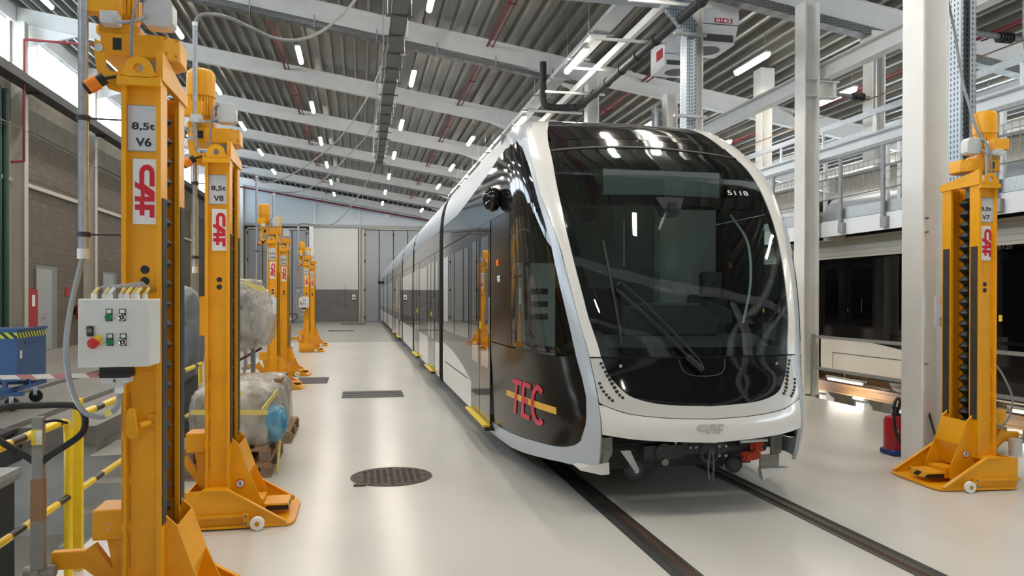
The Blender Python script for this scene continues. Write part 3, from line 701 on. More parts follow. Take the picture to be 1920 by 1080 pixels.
# heater units
def heater(loc, lb, plate):
    t = thing('heater_unit', lb, 'heater', loc, group=None)
    b = MB(); b.prism([(-.45, .0), (.38, .0), (.48, .55), (.48, 1.3), (-.45, 1.3)], -.4, .4); b.build('body', 'duct_grey', t, smooth=False)
    MB().box(-.40, .36, -.41, -.395, .06, .22).build('grille', 'duct_dark', t, smooth=False)
    MB().cyl((0, 0, -.01), (0, 0, .005), .26, 24).build('fan_opening', 'duct_dark', t)
    MB().box(-.45, .49, -.415, -.40, .44, .455).build('joint_line', 'duct_dark', t, smooth=False)
    if plate == 1:
        MB().box(-.02, .34, -.412, -.402, .49, .59).build('number_plate', 'red_box', t, smooth=False)
        put_text('number', '0162', .075, (.16, -.4135, .54), (1, 0, 0), (0, 0, 1), 'logo_white', t, bold=.03, width=.31)
    else:
        MB().box(-.46, -.45, -.30, .05, .35, .7).build('red_plate', 'red_box', t, smooth=False)
    return t
heater((6.60, 13.55, 6.56), 'white heater unit with number plate hanging right of the column', 1).scale = (1, 1, .84)
heater((7.02, 15.9, 6.86), 'white heater unit with a red plate left of the column', 2).scale = (1, 1, .62)

# ---------------- beams over the walkway
def ibeam(b, x, y0_, y1, z0, z1, w_, t=.02):
    b.box(x-w_/2, x+w_/2, y0_, y1, z0, z0+t); b.box(x-w_/2, x+w_/2, y0_, y1, z1-t, z1); b.box(x-.01, x+.01, y0_, y1, z0+t, z1-t)
b = MB(); ibeam(b, 8.35, -7, 34, 5.74, 6.04, .2)
tag(b.build('runway_beam', 'steel_white', smooth=False), 'long white steel beam carried on brackets above the walkway', 'beam')
b = MB(); ibeam(b, 9.1, -7, 50, 4.46, 4.72, .22)
tag(b.build('walkway_beam', 'white_frame', smooth=False), 'bright white beam running above the near walkway railing', 'beam')
t = thing('upper_handrail', 'pale blue-grey double handrail with white stubs above the white beam', 'railing', (9.2, 0, 0))
MB().box(-.03, .03, -7, 50, 5.10, 5.20).build('rail', 'galv', t, smooth=False)
MB().box(.9, .96, -7, 50, 5.10, 5.18).build('rail', 'galv', t, smooth=False)
for k in range(24): MB().box(-.02, .02, -5+k*1.55, -4.96+k*1.55, 4.72, 5.12).build('stub', 'white_frame', t, smooth=False)
# hanging chrome tubes with black insulators
for k, (xx, yy) in enumerate(((9.6, 12.6), (9.6, 9.3))):
    t = thing('catenary_drop', ['hanging steel tube with black insulator above the walkway, left of broad column', 'hanging steel tube with black insulator at the upper right corner'][k], 'overhead fitting', (xx, yy, 0))
    MB().cyl((0, 0, 5.35), (0, 0, 6.55), .045, 12).build('tube', 'galv', t)
    b = MB(); b.cyl((-.12, 0, 5.55), (-1.5, 0, 5.62), .04, 10); b.build('arm', 'cable', t)
    b = MB(); 
    for q in range(5): b.cyl((-.25-q*.05, 0, 5.56), (-.275-q*.05, 0, 5.56), .08, 12)
    b.build('insulator', 'black', t)
b = MB(); b.tube([(9.4, 2, 5.45), (9.4, 20, 5.52), (9.4, 45, 5.5)], .012, 6, 4)
tag(b.build('contact_wire', 'kraft'), 'thin contact wire stretched above the second tram', 'wire')
# ---------------- walkway at tram-roof height
WX = 8.22
t = thing('maintenance_walkway', 'white and grey maintenance walkway alongside the second tram roof', 'walkway', (WX, 0, 0))
b = MB(); b.box(0, .02, 2, 48, 2.85, 3.12); b.build('fascia', 'white_frame', t, smooth=False)
b = MB(); b.box(.02, .48, 2, 48, 3.00, 3.05); b.build('deck_plate', 'galv_dull', t, smooth=False)
b = MB(); b.box(.0, .01, 2, 48, 3.13, 3.31); b.build('toe_board', 'galv', t, smooth=False)
b = MB(); b.box(.42, .46, 2, 48, 2.48, 2.85); b.build('slatted_panel', 'slats_deck', t, smooth=False)
for k in range(16): MB().box(.03, .42, 3.1+k*3, 3.2+k*3, 2.78, 2.99).build('joist', 'steel_beige', t, smooth=False)
t = thing('walkway_railing', 'galvanised railing with wire mesh along the near walkway edge', 'railing', (WX-.06, 0, 0))
for k in range(-7, 26):
    yy = 11.607+k*1.078
    if yy < 3.3: continue
    MB().box(0, .04, yy-.035, yy+.035, 2.88, 4.21).box(-.01, .058, yy-.10, yy+.035, 2.88, 3.05).build('post', 'galv_dull', t, smooth=False)
MB().box(-.005, .045, 3, 39, 4.19, 4.25).build('rail', 'galv_dull', t, smooth=False)
for zz in (3.86, 3.50): MB().cyl((.02, 3, zz), (.02, 39, zz), .014, 6).build('rail', 'galv_dull', t)
b = MB()
for k in range(160):
    yy = 7+k*.125; b.box(.018, .022, yy, yy+.007, 3.50, 4.02)
for q in range(5): b.box(.018, .022, 7, 27, 3.5+q*.125, 3.507+q*.125)
b.build('wire_mesh', 'galv_dull', t, smooth=False)
for k in range(14):
    y0_ = 5+k*2.0
    t = thing('gate_frame', 'white tubular gate frame on the walkway, %s from the camera' % (ORD[k] if k < 12 else ('thirteenth' if k == 12 else 'last')), 'barrier', (WX+.40, y0_, 3.05), group='white gate frames on the walkway')
    MB().box(0, .06, 0, .06, 0, 1.35).build('post', 'white_frame', t, smooth=False); MB().box(0, .06, 1.7, 1.76, 0, 1.35).build('post', 'white_frame', t, smooth=False)
    MB().box(.005, .055, .06, 1.7, 1.0, 1.07).build('rail', 'white_frame', t, smooth=False); MB().box(.005, .055, .06, 1.7, .28, .34).build('rail', 'white_frame', t, smooth=False)
t = thing('guard_rail', 'two grey guard rails in front of the second tram along the pit edge', 'railing', (8.02, 0, 0))
for zz in (1.06, .50): MB().box(-.015, .015, 2, 12.2, zz-.025, zz+.025).build('rail', 'galv_dull', t, smooth=False)
for yy in (2.2, 4.7, 7.2): MB().box(-.03, .03, yy-.03, yy+.03, -.3, 1.1).build('post', 'galv_dull', t, smooth=False)
MB().box(-.03, .03, 12.12, 12.18, -.3, 1.1).build('post', 'galv_dull', t, smooth=False)
# far side of the second track: deck, rails and ledges
t = thing('far_walkway', 'far maintenance walkway and pale ledges beyond the second tram', 'walkway', (11.7, 0, 0))
MB().box(0, 1.1, 2, 48, 2.9, 3.06).build('deck_plate', 'white_frame', t, smooth=False)
b = MB(); 
for zz in (3.5, 3.85, 4.2): b.box(1.0, 1.05, 2, 48, zz, zz+.06)
for k in range(30): b.box(1.0, 1.05, 3+k*1.5, 3.05+k*1.5, 3.06, 4.25)
b.build('railing', 'white_frame', t, smooth=False)
b = MB(); b.box(2.2, 2.4, 2, 48, 3.35, 3.6); b.box(2.2, 2.4, 2, 48, 4.3, 4.5); b.build('ledge', 'steel_beige', t, smooth=False)
b = MB(); b.box(2.18, 2.2, 2, 48, 3.72, 3.80); b.box(2.18, 2.2, 2, 48, 4.12, 4.18); b.build('dark_strip', 'tray_dark', t, smooth=False)
b = MB(); ibeam(b, 12.2, 2, 48, 4.9, 5.15, .2)
tag(b.build('far_beam', 'steel_white', smooth=False), 'white steel beam above the far walkway beyond the second tram', 'beam')

# ---------------- floor fittings
def rail_strip(x0, flip, lb, y0_=YF+.1, y1=YB-.5):
    t = thing('embedded_rail', lb, 'rail', (x0, 0, 0), group=None)
    W_ = .201
    def seg(a, c, z, m, nm):
        if flip: a, c = W_-c, W_-a
        MB().box(a, c, y0_, y1, -.002, z).build(nm, m, t, smooth=False)
    seg(0, .062, .003, 'rail_rubber', 'edging'); seg(.062, .122, .005, 'rail_steel', 'rail_head'); seg(.122, .166, .0015, 'rail_rust', 'groove'); seg(.166, .201, .004, 'rail_steel', 'lip')
rail_strip(1.915, False, 'left embedded steel rail under the tram with rusty groove')
rail_strip(3.425, True, 'right embedded steel rail under the tram')
rail_strip(-4.62, False, 'right rail of the empty track by the left wall', 11.1)
rail_strip(-6.13, True, 'left rail of the empty track by the left wall', 11.1)
for k, xx in enumerate((-4.52, -6.03)):
    t = thing('bridge_rail', ['raised rail over the left pit, on the side of the yellow railing', 'raised rail over the left pit, on the side of the block wall'][k], 'rail', (xx, 0, 0))
    b = MB(); b.box(-.07, .07, YF+.1, 11.04, -.05, .0); b.box(-.02, .02, YF+.1, 11.04, -.2, -.05); b.build('rail_head', 'rail_steel', t, smooth=False)
    b = MB(); b.box(-.12, .12, YF+.1, 11.04, -.42, -.20); b.build('girder', 'tray_dark', t, smooth=False)
    b = MB()
    for q in range(7): b.box(-.07, .07, -7+q*2.7, -6.86+q*2.7, PIT, -.42)
    b.build('post', 'galv_dull', t, smooth=False)
for k, xx in enumerate((9.445, 10.935)):
    t = thing('raised_rail', ['near brown steel rail beam carrying the second tram over the pit', 'far brown steel rail beam carrying the second tram over the pit'][k], 'rail', (xx, 0, 0))
    b = MB(); b.box(-.06, .06, YF+.1, 49.9, .0, .05); b.box(-.03, .03, YF+.1, 49.9, -.12, .0); b.box(-.10, .10, YF+.1, 49.9, -.15, -.12); b.build('beam', 'brown_beam', t, smooth=False)
    for q in range(20):
        y_ = 3.3+q*1.17
        b = MB(); b.box(-.09, .09, y_-.12, y_+.12, PIT, -.19); b.box(-.14, .14, y_-.15, y_+.15, -.19, -.15); b.build('post', 'galv_dull', t, smooth=False)
for k, yy in enumerate((6.2, 8.4, 10.2, 12.6, 14.6)):
    t = thing('pit_lamp', 'glowing tube lamp under the second tram, %s from the camera' % ORD[k], 'lamp', (9.0, yy, .20), group='tube lamps under the second tram')
    MB().box(-.05, .05, -.55, .55, .0, .05).build('housing', 'grey_box', t, smooth=False)
    MB().cyl((-.02, -.5, -.02), (-.02, .5, -.02), .022, 8).build('tube', 'lamp_pit', t)
    MB().box(-.02, .02, -.02, .02, .05, .18).build('hanger', 'galv', t, smooth=False)
    ld = bpy.data.lights.new('lamp_light', 'AREA'); ld.shape = 'RECTANGLE'; ld.size = .06; ld.size_y = 1.0; ld.energy = 60; ld.color = (1, .93, .8)
    lo = bpy.data.objects.new('lamp_light', ld); col.objects.link(lo); lo.parent = t; lo.location = (0, 0, -.05)
# manhole
t = thing('manhole_cover', 'round rusty brown manhole cover in the pale floor', 'manhole cover', (.305, 7.375, 0))
MB().lathe([(.395, 0), (.395, .004), (.36, .006), (.36, .0)], n=40).build('frame', 'manhole', t)
b = MB(); b.cyl((0, 0, .0), (0, 0, .006), .355, 40)
for i in range(-5, 6):
    for j in range(-5, 6):
        if i*i+j*j < 26: b.box(i*.063-.02, i*.063+.02, j*.063-.008, j*.063+.008, .006, .010); b.box(i*.063-.008, i*.063+.008, j*.063-.02, j*.063+.02, .006, .010)
b.build('lid', 'manhole', t, smooth=False)
MB().box(-.36, -.25, -.34, -.27, 0, .012).build('lug', 'manhole', t, smooth=False)
def floor_grate(loc, sx, sy, lb, nx=20):
    t = thing('floor_grate', lb, 'floor grate', loc)
    MB().box(0, sx, 0, sy, 0, .004).build('frame', 'grate', t, smooth=False)
    b = MB(); n = int(sx/.035)
    for k in range(n): b.box(.02+k*(sx-.04)/n, .02+k*(sx-.04)/n+.016, .03, sy-.03, .004, .007)
    b.box(.02, sx-.02, sy*.33, sy*.33+.02, .004, .008); b.box(.02, sx-.02, sy*.66, sy*.66+.02, .004, .008)
    b.build('bars', 'grate', t, smooth=False)
floor_grate((-.31, 13.25, 0), 1.08, .93, 'dark rectangular floor grate in the middle of the pale floor')
floor_grate((-1.28, 15.61, 0), .63, 1.25, 'dark floor grate beside the second pair of yellow jacks')
floor_grate((-1.6, 39.5, 0), 1.3, 1.3, 'dark floor grate on the grey slab before the back wall')
floor_grate((-1.2, 49.5, 0), 1.6, 1.6, 'farthest small floor grate by the back wall')
# wall box on the back wall
t = thing('socket_box', 'small white socket box on the back wall beside the right gate', 'socket', (-.42, YB-.14, 1.6))
MB().box(-.12, .12, 0, .13, 0, .35).build('box', 'plastic_white', t, smooth=False); MB().box(-.06, .06, -.02, 0, .1, .2).build('cover', 'ink', t, smooth=False)
MB().cyl((-.62, .08, -.6), (-.62, .08, 1.1), .02, 6).build('conduit', 'galv', t)
t = tag(MB().box(-8.3+7.9, -8.3+8.0, YB-.1, YB-.03, 7.05, 7.15).box(1.75, 2.1, YB-.12, YB-.03, 7.6, 7.9).build('sensor_box', 'plastic_white', smooth=False), 'small white sensor box on the upper back wall under the red pipe', 'sensor')

# ================================================================ MOBILE COLUMN JACKS
JT = 'jack'
def make_jack(mir=False, pole=None, box='front', tow=True, beacon=True):
    """column lifting jack; local x towards the tram, y away from the camera, z up. mir flips x."""
    t = bpy.data.objects.new('lifting_jack', None); col.objects.link(t); t.empty_display_size = .1
    sx = -1 if mir else 1
    def bd(b, name, m, parent=t, bevel=0.0, smooth=True):
        if mir: b.mirror()
        return b.build(name, m, parent, bevel=bevel, smooth=smooth)
    D = .50
    # two channel columns
    for k, (ya, yb, fy) in enumerate(((0, .125, 0), (D-.125, D, D))):
        b = MB()
        b.box(0, .022, ya, yb, .27, 2.80); b.box(.157, .179, ya, yb, .27, 2.80)
        w0_ = .022 if k == 0 else .478-.022
        wy = ya+.028 if k == 0 else yb-.040
        b.box(.022, .157, wy, wy+.012, .27, 2.80)
        c = bd(b, 'column_post', 'yellow', smooth=False)
        b = MB(); b.box(.179, .184, ya+.02, yb-.02, .62, 2.23); bd(b, 'wear_strip', 'strip', c, smooth=False)
        if k == 0:
            b = MB()
            for zz in (1.878, 1.822): b.cyl((.10, .0275, zz), (.10, .0265, zz), .021, 16)
            bd(b, 'hole', 'ink', c)
            b = MB()
            for q in range(4):
                b.box(.003, .008, -.001, .012, .42+q*.225, .60+q*.225); b.box(.030, .036, .024, .0279, .42+q*.225, .60+q*.225)
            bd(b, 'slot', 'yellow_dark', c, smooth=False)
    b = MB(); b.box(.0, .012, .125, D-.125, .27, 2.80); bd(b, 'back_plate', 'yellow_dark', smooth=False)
    # bellows round the lifting screw
    b = MB(); z = .50; prof = [(.03, z)]
    while z < 2.62: prof += [(.040, z), (.088, z+.052)]; z += .105
    prof += [(.03, z)]
    b.lathe(prof, (.088, D/2, 0), n=8); bl = bd(b, 'bellows', 'bellows', smooth=False)
    b = MB(); b.cyl((.088, D/2, .3), (.088, D/2, 2.8), .03, 10); bd(b, 'screw', 'grease', bl)
    # head frame
    b = MB(); b.box(-.012, .185, -.03, -.002, 2.765, 2.805)
    n = 12; pts = [(.012, 2.80)]+[(.085-.062*math.cos(math.pi*q/n), 2.848+.056*math.sin(math.pi*q/n)) for q in range(n+1)]+[(.166, 2.80)]
    # ear ring with open eye
    eye = [(.085-.023*math.cos(2*math.pi*q/16), 2.846+.023*math.sin(2*math.pi*q/16)) for q in range(16)]
    N = len(pts); P = [(p[0], -.03, p[1]) for p in pts]+[(p[0], -.012, p[1]) for p in pts]
    outer = []
    for q in range(16):
        a = 2*math.pi*q/16; dx, dz = -math.cos(a), math.sin(a)
        if dz >= -.05: outer.append((.085+.062*dx, 2.848+.056*dz))
        else:
            k_ = .046/(-dz) if -dz > .5 else .075/abs(dx)*.98; outer.append((min(.166, max(.008, .085+k_*dx*1.1)), max(2.802, 2.846+k_*dz)))
    for ya in (-.030, -.012):
        for q in range(16):
            j = (q+1) % 16; b.poly([(outer[q][0], ya, outer[q][1]), (outer[j][0], ya, outer[j][1]), (eye[j][0], ya, eye[j][1]), (eye[q][0], ya, eye[q][1])], [(0, 1, 2, 3)])
    for q in range(16):
        j = (q+1) % 16
        for L_ in (outer, eye): b.poly([(L_[q][0], -.03, L_[q][1]), (L_[j][0], -.03, L_[j][1]), (L_[j][0], -.012, L_[j][1]), (L_[q][0], -.012, L_[q][1])], [(0, 1, 2, 3)])
    bd(b, 'lifting_eye', 'yellow', smooth=False)
    b = MB(); b.prism([(-.01, 2.80), (D+.03, 2.80), (D+.03, 2.86), (-.01, 2.94)], .16, .19, 'yz'); b.box(-.012, .0, -.01, D+.01, 2.77, 2.84); b.box(0, .16, D, D+.02, 2.77, 2.83)
    bd(b, 'head_beam', 'yellow', smooth=False)
    b = MB(); b.cyl((.09, .25, 2.80), (.09, .25, 2.97), .07, 16); bd(b, 'spindle_cover', 'cable_light')
    # gearbox and motor
    b = MB(); b.prism([(-.135, .13), (.155, .13), (.225, .19), (.225, .35), (.155, .41), (-.135, .41)], 2.945, 3.062, 'xy')
    b.prism([(-.165, .17), (-.15, .15), (.03, .15), (.04, .19), (.04, .36), (.02, .38), (-.15, .38), (-.165, .36)], 3.062, 3.11, 'xy')
    g = bd(b, 'gearbox', 'yellow', bevel=.008)
    b = MB(); b.box(-.075, -.035, .127, .130, 2.975, 3.035); bd(b, 'name_plate', 'ink', g, smooth=False)
    b = MB()
    for xx, zz in ((.19, 2.985), (.19, 3.065), (.23, 2.985), (.23, 3.065)): b.cyl((xx-.02, .13+(xx-.175)*.86, zz-.01), (xx-.016, .12+(xx-.175)*.86, zz-.01), .006, 8)
    bd(b, 'screw', 'yellow_dark', g)
    mx, my = -.075, .25
    b = MB(); b.lathe([(.085, 3.11), (.085, 3.15), (.092, 3.16), (.092, 3.33)], (mx, my, 0), n=28)
    for q in range(28):
        a = 2*math.pi*q/28; b.beam((mx+.097*math.cos(a), my+.097*math.sin(a), 3.165), (mx+.097*math.cos(a), my+.097*math.sin(a), 3.335), .006, .016, up=(-math.sin(a), math.cos(a), 0))
    mo = bd(b, 'motor', 'yellow', smooth=True)
    b = MB(); b.lathe([(.107, 3.32), (.107, 3.49), (.100, 3.515), (.075, 3.535), (.02, 3.545)], (mx, my, 0), n=32); bd(b, 'fan_cowl', 'yellow', mo)
    b = MB(); b.box(-.195, -.035, .09, .16, 3.145, 3.255); b.box(-.19, -.05, .16, .2, 3.16, 3.24); bd(b, 'terminal_box', 'yellow', mo, bevel=.006)
    b = MB(); b.box(-.115, -.035, .06, .14, 3.085, 3.145); bd(b, 'cable_gland', 'grey_box', mo, bevel=.004)
    b = MB(); b.tube([(-.05, .09, 3.15), (-.045, .06, 3.10), (.0, .04, 3.085), (.05, .05, 3.10), (.075, .12, 3.15), (.075, .15, 3.2)], .009, 8); bd(b, 'motor_cable', 'cable_light', mo)
    # grey junction box
    b = MB(); b.prism([(.065, 3.12), (.08, 3.105), (.19, 3.105), (.205, 3.125), (.205, 3.22), (.18, 3.26), (.08, 3.26), (.065, 3.25)], .12, .22); jb = bd(b, 'junction_box', 'grey_box', bevel=.006)
    b = MB(); b.box(.060, .065, .14, .20, 3.11, 3.25); b.cyl((.07, .12, 3.24), (.07, .10, 3.24), .014, 10); bd(b, 'gland', 'cable_light', jb)
    b = MB(); b.tube([(.06, .15, 3.24), (.05, .08, 3.20), (.045, .04, 3.12), (.04, .03, 3.05), (.04, .02, 2.95), (.05, .03, 2.88)], .008, 8); bd(b, 'signal_cable', 'cable', jb)
    # side bracket with warning beacon
    b = MB(); b.prism([(-.135, 3.0), (-.10, 2.985), (-.085, 2.93), (-.085, 2.87), (-.06, 2.845), (.0, 2.85), (.0, 2.74), (-.07, 2.76), (-.12, 2.83), (-.135, 2.92)], .05, .065)
    br = bd(b, 'beacon_bracket', 'yellow', smooth=False) if beacon else None
    if beacon:
        b = MB(); b.cyl((-.112, .05, 2.955), (-.112, .04, 2.955), .02, 14); bd(b, 'bolt', 'chrome', br)
        a = Vector((-.075, .0, 2.795)); c = Vector((-.165, -.01, 2.73)); d = (c-a).normalized()
        b = MB(); b.cyl(a+Vector((.06, .05, .03)), a, .008, 8); b.cyl(a-d*.005, a+d*.03, .029, 18); bc = bd(b, 'beacon_base', 'black')
        b = MB(); b.cyl(a+d*.03, a+d*.085, .034, 18); bd(b, 'beacon_lens', 'orange', bc)
        b = MB(); b.cyl(a+d*.085, a+d*.10, .031, 18); bd(b, 'beacon_cap', 'black', bc)
    # type plate and emblem
    txt = MB()
    b = MB(); b.box(.022, .168, .0225, .024, 2.455, 2.680); sp = bd(b, 'capacity_plate', 'sign_edge', smooth=False)
    b = MB(); b.box(.025, .165, .0215, .0225, 2.459, 2.676); bd(b, 'plate_face', 'sign_grey', sp, smooth=False)
    b = MB(); b.box(.047, .155, .0205, .0215, 2.100, 2.418); lp = bd(b, 'emblem_plate', 'paper', smooth=False)
    t['cx'] = .095
    # carriage with sloping lifting arm
    b = MB()
    prof = [(.10, .66), (.175, .66), (.235, .60), (.31, .38), (.40, .17), (.40, .06), (.10, .06)]
    b.prism(prof, .075, .09); b.prism(prof, .41, .425)
    b.poly([(.235, .09, .60), (.31, .09, .38), (.31, .41, .38), (.235, .41, .60)], [(0, 1, 2, 3)])
    b.poly([(.235, .09, .60), (.195, .09, .50), (.195, .41, .50), (.235, .41, .60)], [(0, 1, 2, 3)])
    b.poly([(.31, .09, .38), (.25, .09, .16), (.25, .41, .16), (.31, .41, .38)], [(0, 1, 2, 3)])
    b.box(.25, .41, .13, .37, .06, .15)
    ca = bd(b, 'carriage', 'yellow', smooth=False)
    b = MB(); b.cyl((.245, .0745, .295), (.245, .0735, .295), .036, 24); st = bd(b, 'warning_sticker', 'logo_red', ca)
    b = MB(); b.cyl((.245, .0733, .295), (.245, .0728, .295), .029, 24); bd(b, 'sticker_face', 'logo_white', st)
    b = MB(); b.cyl((.245, .0725, .313), (.245, .072, .313), .005, 10); b.box(.240, .250, .072, .0725, .290, .308); b.beam((.240, .0722, .292), (.232, .0722, .275), .001, .005, up=(0, 1, 0)); b.beam((.249, .0722, .292), (.257, .0722, .275), .001, .005, up=(0, 1, 0)); b.beam((.225, .0722, .315), (.265, .0722, .275), .001, .004, up=(0, 1, 0)); bd(b, 'figure', 'ink', st, smooth=False)
    # foot pad with hazard stripes
    b = MB(); b.box(.415, .60, .12, .38, .06, .115); pd = bd(b, 'lifting_pad', 'yellow', smooth=False)
    b = MB(); b.box(.43, .60, .118, .12, .062, .108); b.box(.60, .602, .12, .38, .062, .108); bd(b, 'hazard_stripes', 'hazard_pad' if not mir else 'hazard_pad', pd, smooth=False)
    # base
    side = [(-.12, .05), (-.085, .022), (.60, .022), (.60, .045), (.20, .285), (.18, .298), (-.12, .29)]
    b = MB(); b.prism(side, -.118, -.100); b.prism(side, .60, .618)
    for ya in (-.13, .59):
        b.poly([(.185, ya, .300), (.61, ya, .040), (.61, ya+.04, .040), (.185, ya+.04, .300), (.185, ya, .290), (.61, ya, .028), (.61, ya+.04, .028), (.185, ya+.04, .290)], [(0, 1, 2, 3), (4, 5, 6, 7), (0, 1, 5, 4), (3, 2, 6, 7), (0, 3, 7, 4), (1, 2, 6, 5)])
        b.box(.0, .185, ya, ya+.04, .288, .300)
    b.prism([(-.08, -.123), (.60, -.123), (.645, -.09), (.665, .0), (.665, .50), (.645, .60), (.60, .623), (-.08, .623)], .006, .022, 'xy')
    b.box(.0, .18, -.099, .599, .262, .287); b.box(-.118, -.10, -.099, .599, .03, .28)
    bs = bd(b, 'base', 'yellow', smooth=False)
    b = MB(); b.box(-.12, .34, -.150, -.125, .095, .112); b.box(-.08, .34, -.150, -.125, .014, .028); lv = bd(b, 'lever_arm', 'yellow', smooth=False)
    b = MB(); b.prism([(.300, .03), (.300, .125), (.335, .125), (.345, .075), (.41, .070), (.41, .040), (.34, .035)], -.165, -.150); bd(b, 'wheel_bracket', 'yellow', lv, smooth=False)
    b = MB(); b.cyl((.318, -.165, .105), (.318, -.172, .105), .010, 8); b.cyl((.318, -.165, .05), (.318, -.172, .05), .013, 8); b.cyl((.405, -.165, .056), (.405, -.20, .056), .010, 10); bd(b, 'bolt', 'grease', lv)
    for yy in (-.185, .635):
        b = MB(); b.lathe([(.02, -.018), (.048, -.018), (.052, -.012), (.052, .012), (.048, .018), (.02, .018)], (.405, yy, .053), n=28, axis='y'); wh = bd(b, 'wheel', 'nylon')
        b = MB(); b.lathe([(.018, -.022), (.018, .022)], (.405, yy, .053), n=14, axis='y'); bd(b, 'hub', 'yellow_dark', wh)
    # pump box and struts on the outer side
    b = MB(); b.box(-.150, -.005, .06, .26, .55, .70); pb = bd(b, 'pump_box', 'yellow', bevel=.008)
    b = MB(); b.cyl((-.075, .06, .635), (-.075, .055, .635), .006, 8); b.cyl((-.075, .06, .605), (-.075, .055, .605), .006, 8); bd(b, 'bolt', 'chrome', pb)
    b = MB(); b.prism([(-.095, .55), (-.012, .55), (-.012, .28), (-.045, .28)], .10, .22); b.beam((-.18, .15, .50), (-.03, .15, .27), .05, .05); bd(b, 'strut', 'yellow', smooth=False)
    # yellow locking knob on the column front
    if box == 'front':
        b = MB(); b.prism([(.036, 1.10), (.042, 1.20), (.052, 1.212), (.068, 1.212), (.078, 1.20), (.088, 1.10), (.078, 1.07), (.062, 1.062), (.046, 1.07)], -.06, -.035)
        b.cyl((.09, -.045, 1.125), (.13, .02, 1.13), .016, 10); b.box(.115, .157, .016, .026, 1.105, 1.17)
        kn = bd(b, 'locking_knob', 'yellow', bevel=.004)
    if box is None:
        b = MB(); b.box(-.045, -.002, .04, .16, 1.45, 1.75); bd(b, 'side_plate', 'yellow', smooth=False)
    if pole:
        px, zt, pr_ = pole
        b = MB(); b.cyl((px, .1, 1.95), (px, .1, zt), pr_, 14); po = bd(b, 'conduit_pole', 'galv')
        for zz in (2.05, 2.62):
            b = MB(); b.cyl((px, .1, zz-.012), (px, .1, zz+.012), pr_+.008, 14); b.cyl((px, .1, zz), (.01, .1, zz), .005, 6); bd(b, 'clamp', 'tray_dark', po)
        b = MB(); b.cyl((px, .1, 1.93), (px, .1, 1.98), pr_+.004, 12); bd(b, 'end_cap', 'plastic_white', po)
        b = MB(); b.cyl((px, .1, zt-.03), (px, .1, zt), pr_+.003, 12); bd(b, 'end_cap', 'plastic_white', po)
    if box == 'front':
        x0, x1, y0_, y1 = -.112, .185, -.235, -.03
        b = MB(); b.box(x0, x1, y0_, y1, 1.425, 1.735); bx = bd(b, 'control_box', 'ctrl_box', bevel=.004)
        b = MB(); b.box(x0+.001, x1-.001, y0_-.001, y0_+.001, 1.426, 1.734); b.box(.125, .20, -.03, -.001, 1.44, 1.47); bd(b, 'mounting', 'yellow_dark', bx, smooth=False) if False else None
        for z0_ in (1.395, 1.735): b = MB(); b.box(.05, .17, -.03, .0, z0_, z0_+.03); bd(b, 'mounting_bracket', 'yellow', bx, smooth=False)
        yf = y0_
        for i, (xx, zz) in enumerate(((.018, 1.652), (.074, 1.652), (.022, 1.540), (.077, 1.540))):
            b = MB(); b.box(xx-.014, xx+.014, yf-.003, yf, zz-.018, zz+.038); pl = bd(b, 'button_plate', 'ink', bx, smooth=False)
            b = MB(); b.box(xx-.010, xx+.010, yf-.0035, yf-.003, zz+.018, zz+.034); bd(b, 'legend', 'paper', pl, smooth=False)
            if i in (0, 2):
                b = MB(); b.cyl((xx, yf, zz), (xx, yf-.014, zz), .015, 20); bd(b, 'green_button', 'green', pl)['label'] = 'green push button'
            else:
                b = MB(); b.lathe([(.015, yf), (.015, yf-.012), (.011, yf-.014), (.011, yf)], (xx, 0, zz), n=20, axis='y'); bd(b, 'ring', 'chrome', pl)
                b = MB(); b.cyl((xx, yf, zz), (xx, yf-.012, zz), .011, 18); bd(b, 'arrow_button', 'ink', pl)
                s_ = 1 if i == 1 else -1
                b = MB(); b.box(xx-.001, xx+.001, yf-.0135, yf-.0125, zz-.006, zz+.006); b.poly([(xx-.004, yf-.0135, zz+s_*.001), (xx+.004, yf-.0135, zz+s_*.001), (xx, yf-.0135, zz+s_*.008)], [(0, 1, 2)]); bd(b, 'arrow', 'logo_white', pl, smooth=False)
        b = MB(); b.box(-.075, -.045, yf-.010, yf, 1.565, 1.612); ks = bd(b, 'key_switch', 'ink', bx, bevel=.006)
        b = MB(); b.lathe([(.010, yf-.010), (.010, yf-.014), (.004, yf-.014)], (-.060, 0, 1.592), n=14, axis='y'); bd(b, 'lock', 'grease', ks)
        b = MB(); b.box(-.044, -.014, yf-.004, yf, 1.530, 1.570); ye = bd(b, 'emergency_plate', 'label_yellow', bx, smooth=False)
        b = MB(); b.cyl((-.034, yf, 1.535), (-.040, yf-.028, 1.535), .014, 16); b.lathe([(.022, yf-.026), (.024, yf-.034), (.020, yf-.044), (.008, yf-.048)], (-.040, 0, 1.535), n=22, axis='y'); bd(b, 'emergency_button', 'red', ye)['label'] = 'red mushroom emergency button'
        xs = [-.062, -.026, .006, .044, .078, .098, .122, .148]
        for i, xx in enumerate(xs):
            yy = y0_+.05+(.03 if i % 2 else 0)
            b = MB(); b.cyl((xx, yy, 1.735), (xx, yy, 1.755), .012, 10); b.cyl((xx, yy, 1.752), (xx, yy, 1.762), .009, 10); gl = bd(b, 'cable_gland', 'plastic_white', bx)
            b = MB(); b.tube([(xx, yy, 1.76), (xx+.012, yy+.02, 1.785), (xx*.5+.05, -.06, 1.80), (.095, .0, 1.815)], .005, 6); bd(b, 'cable_lead', 'cable_light', gl)
            b = MB(); b.beam((xx+.002, yy-.004, 1.762), (xx+.016, yy+.010, 1.786), .010, .010); bd(b, 'cable_tag', 'tape_yellow' if i != 2 else 'paper', gl, smooth=False)
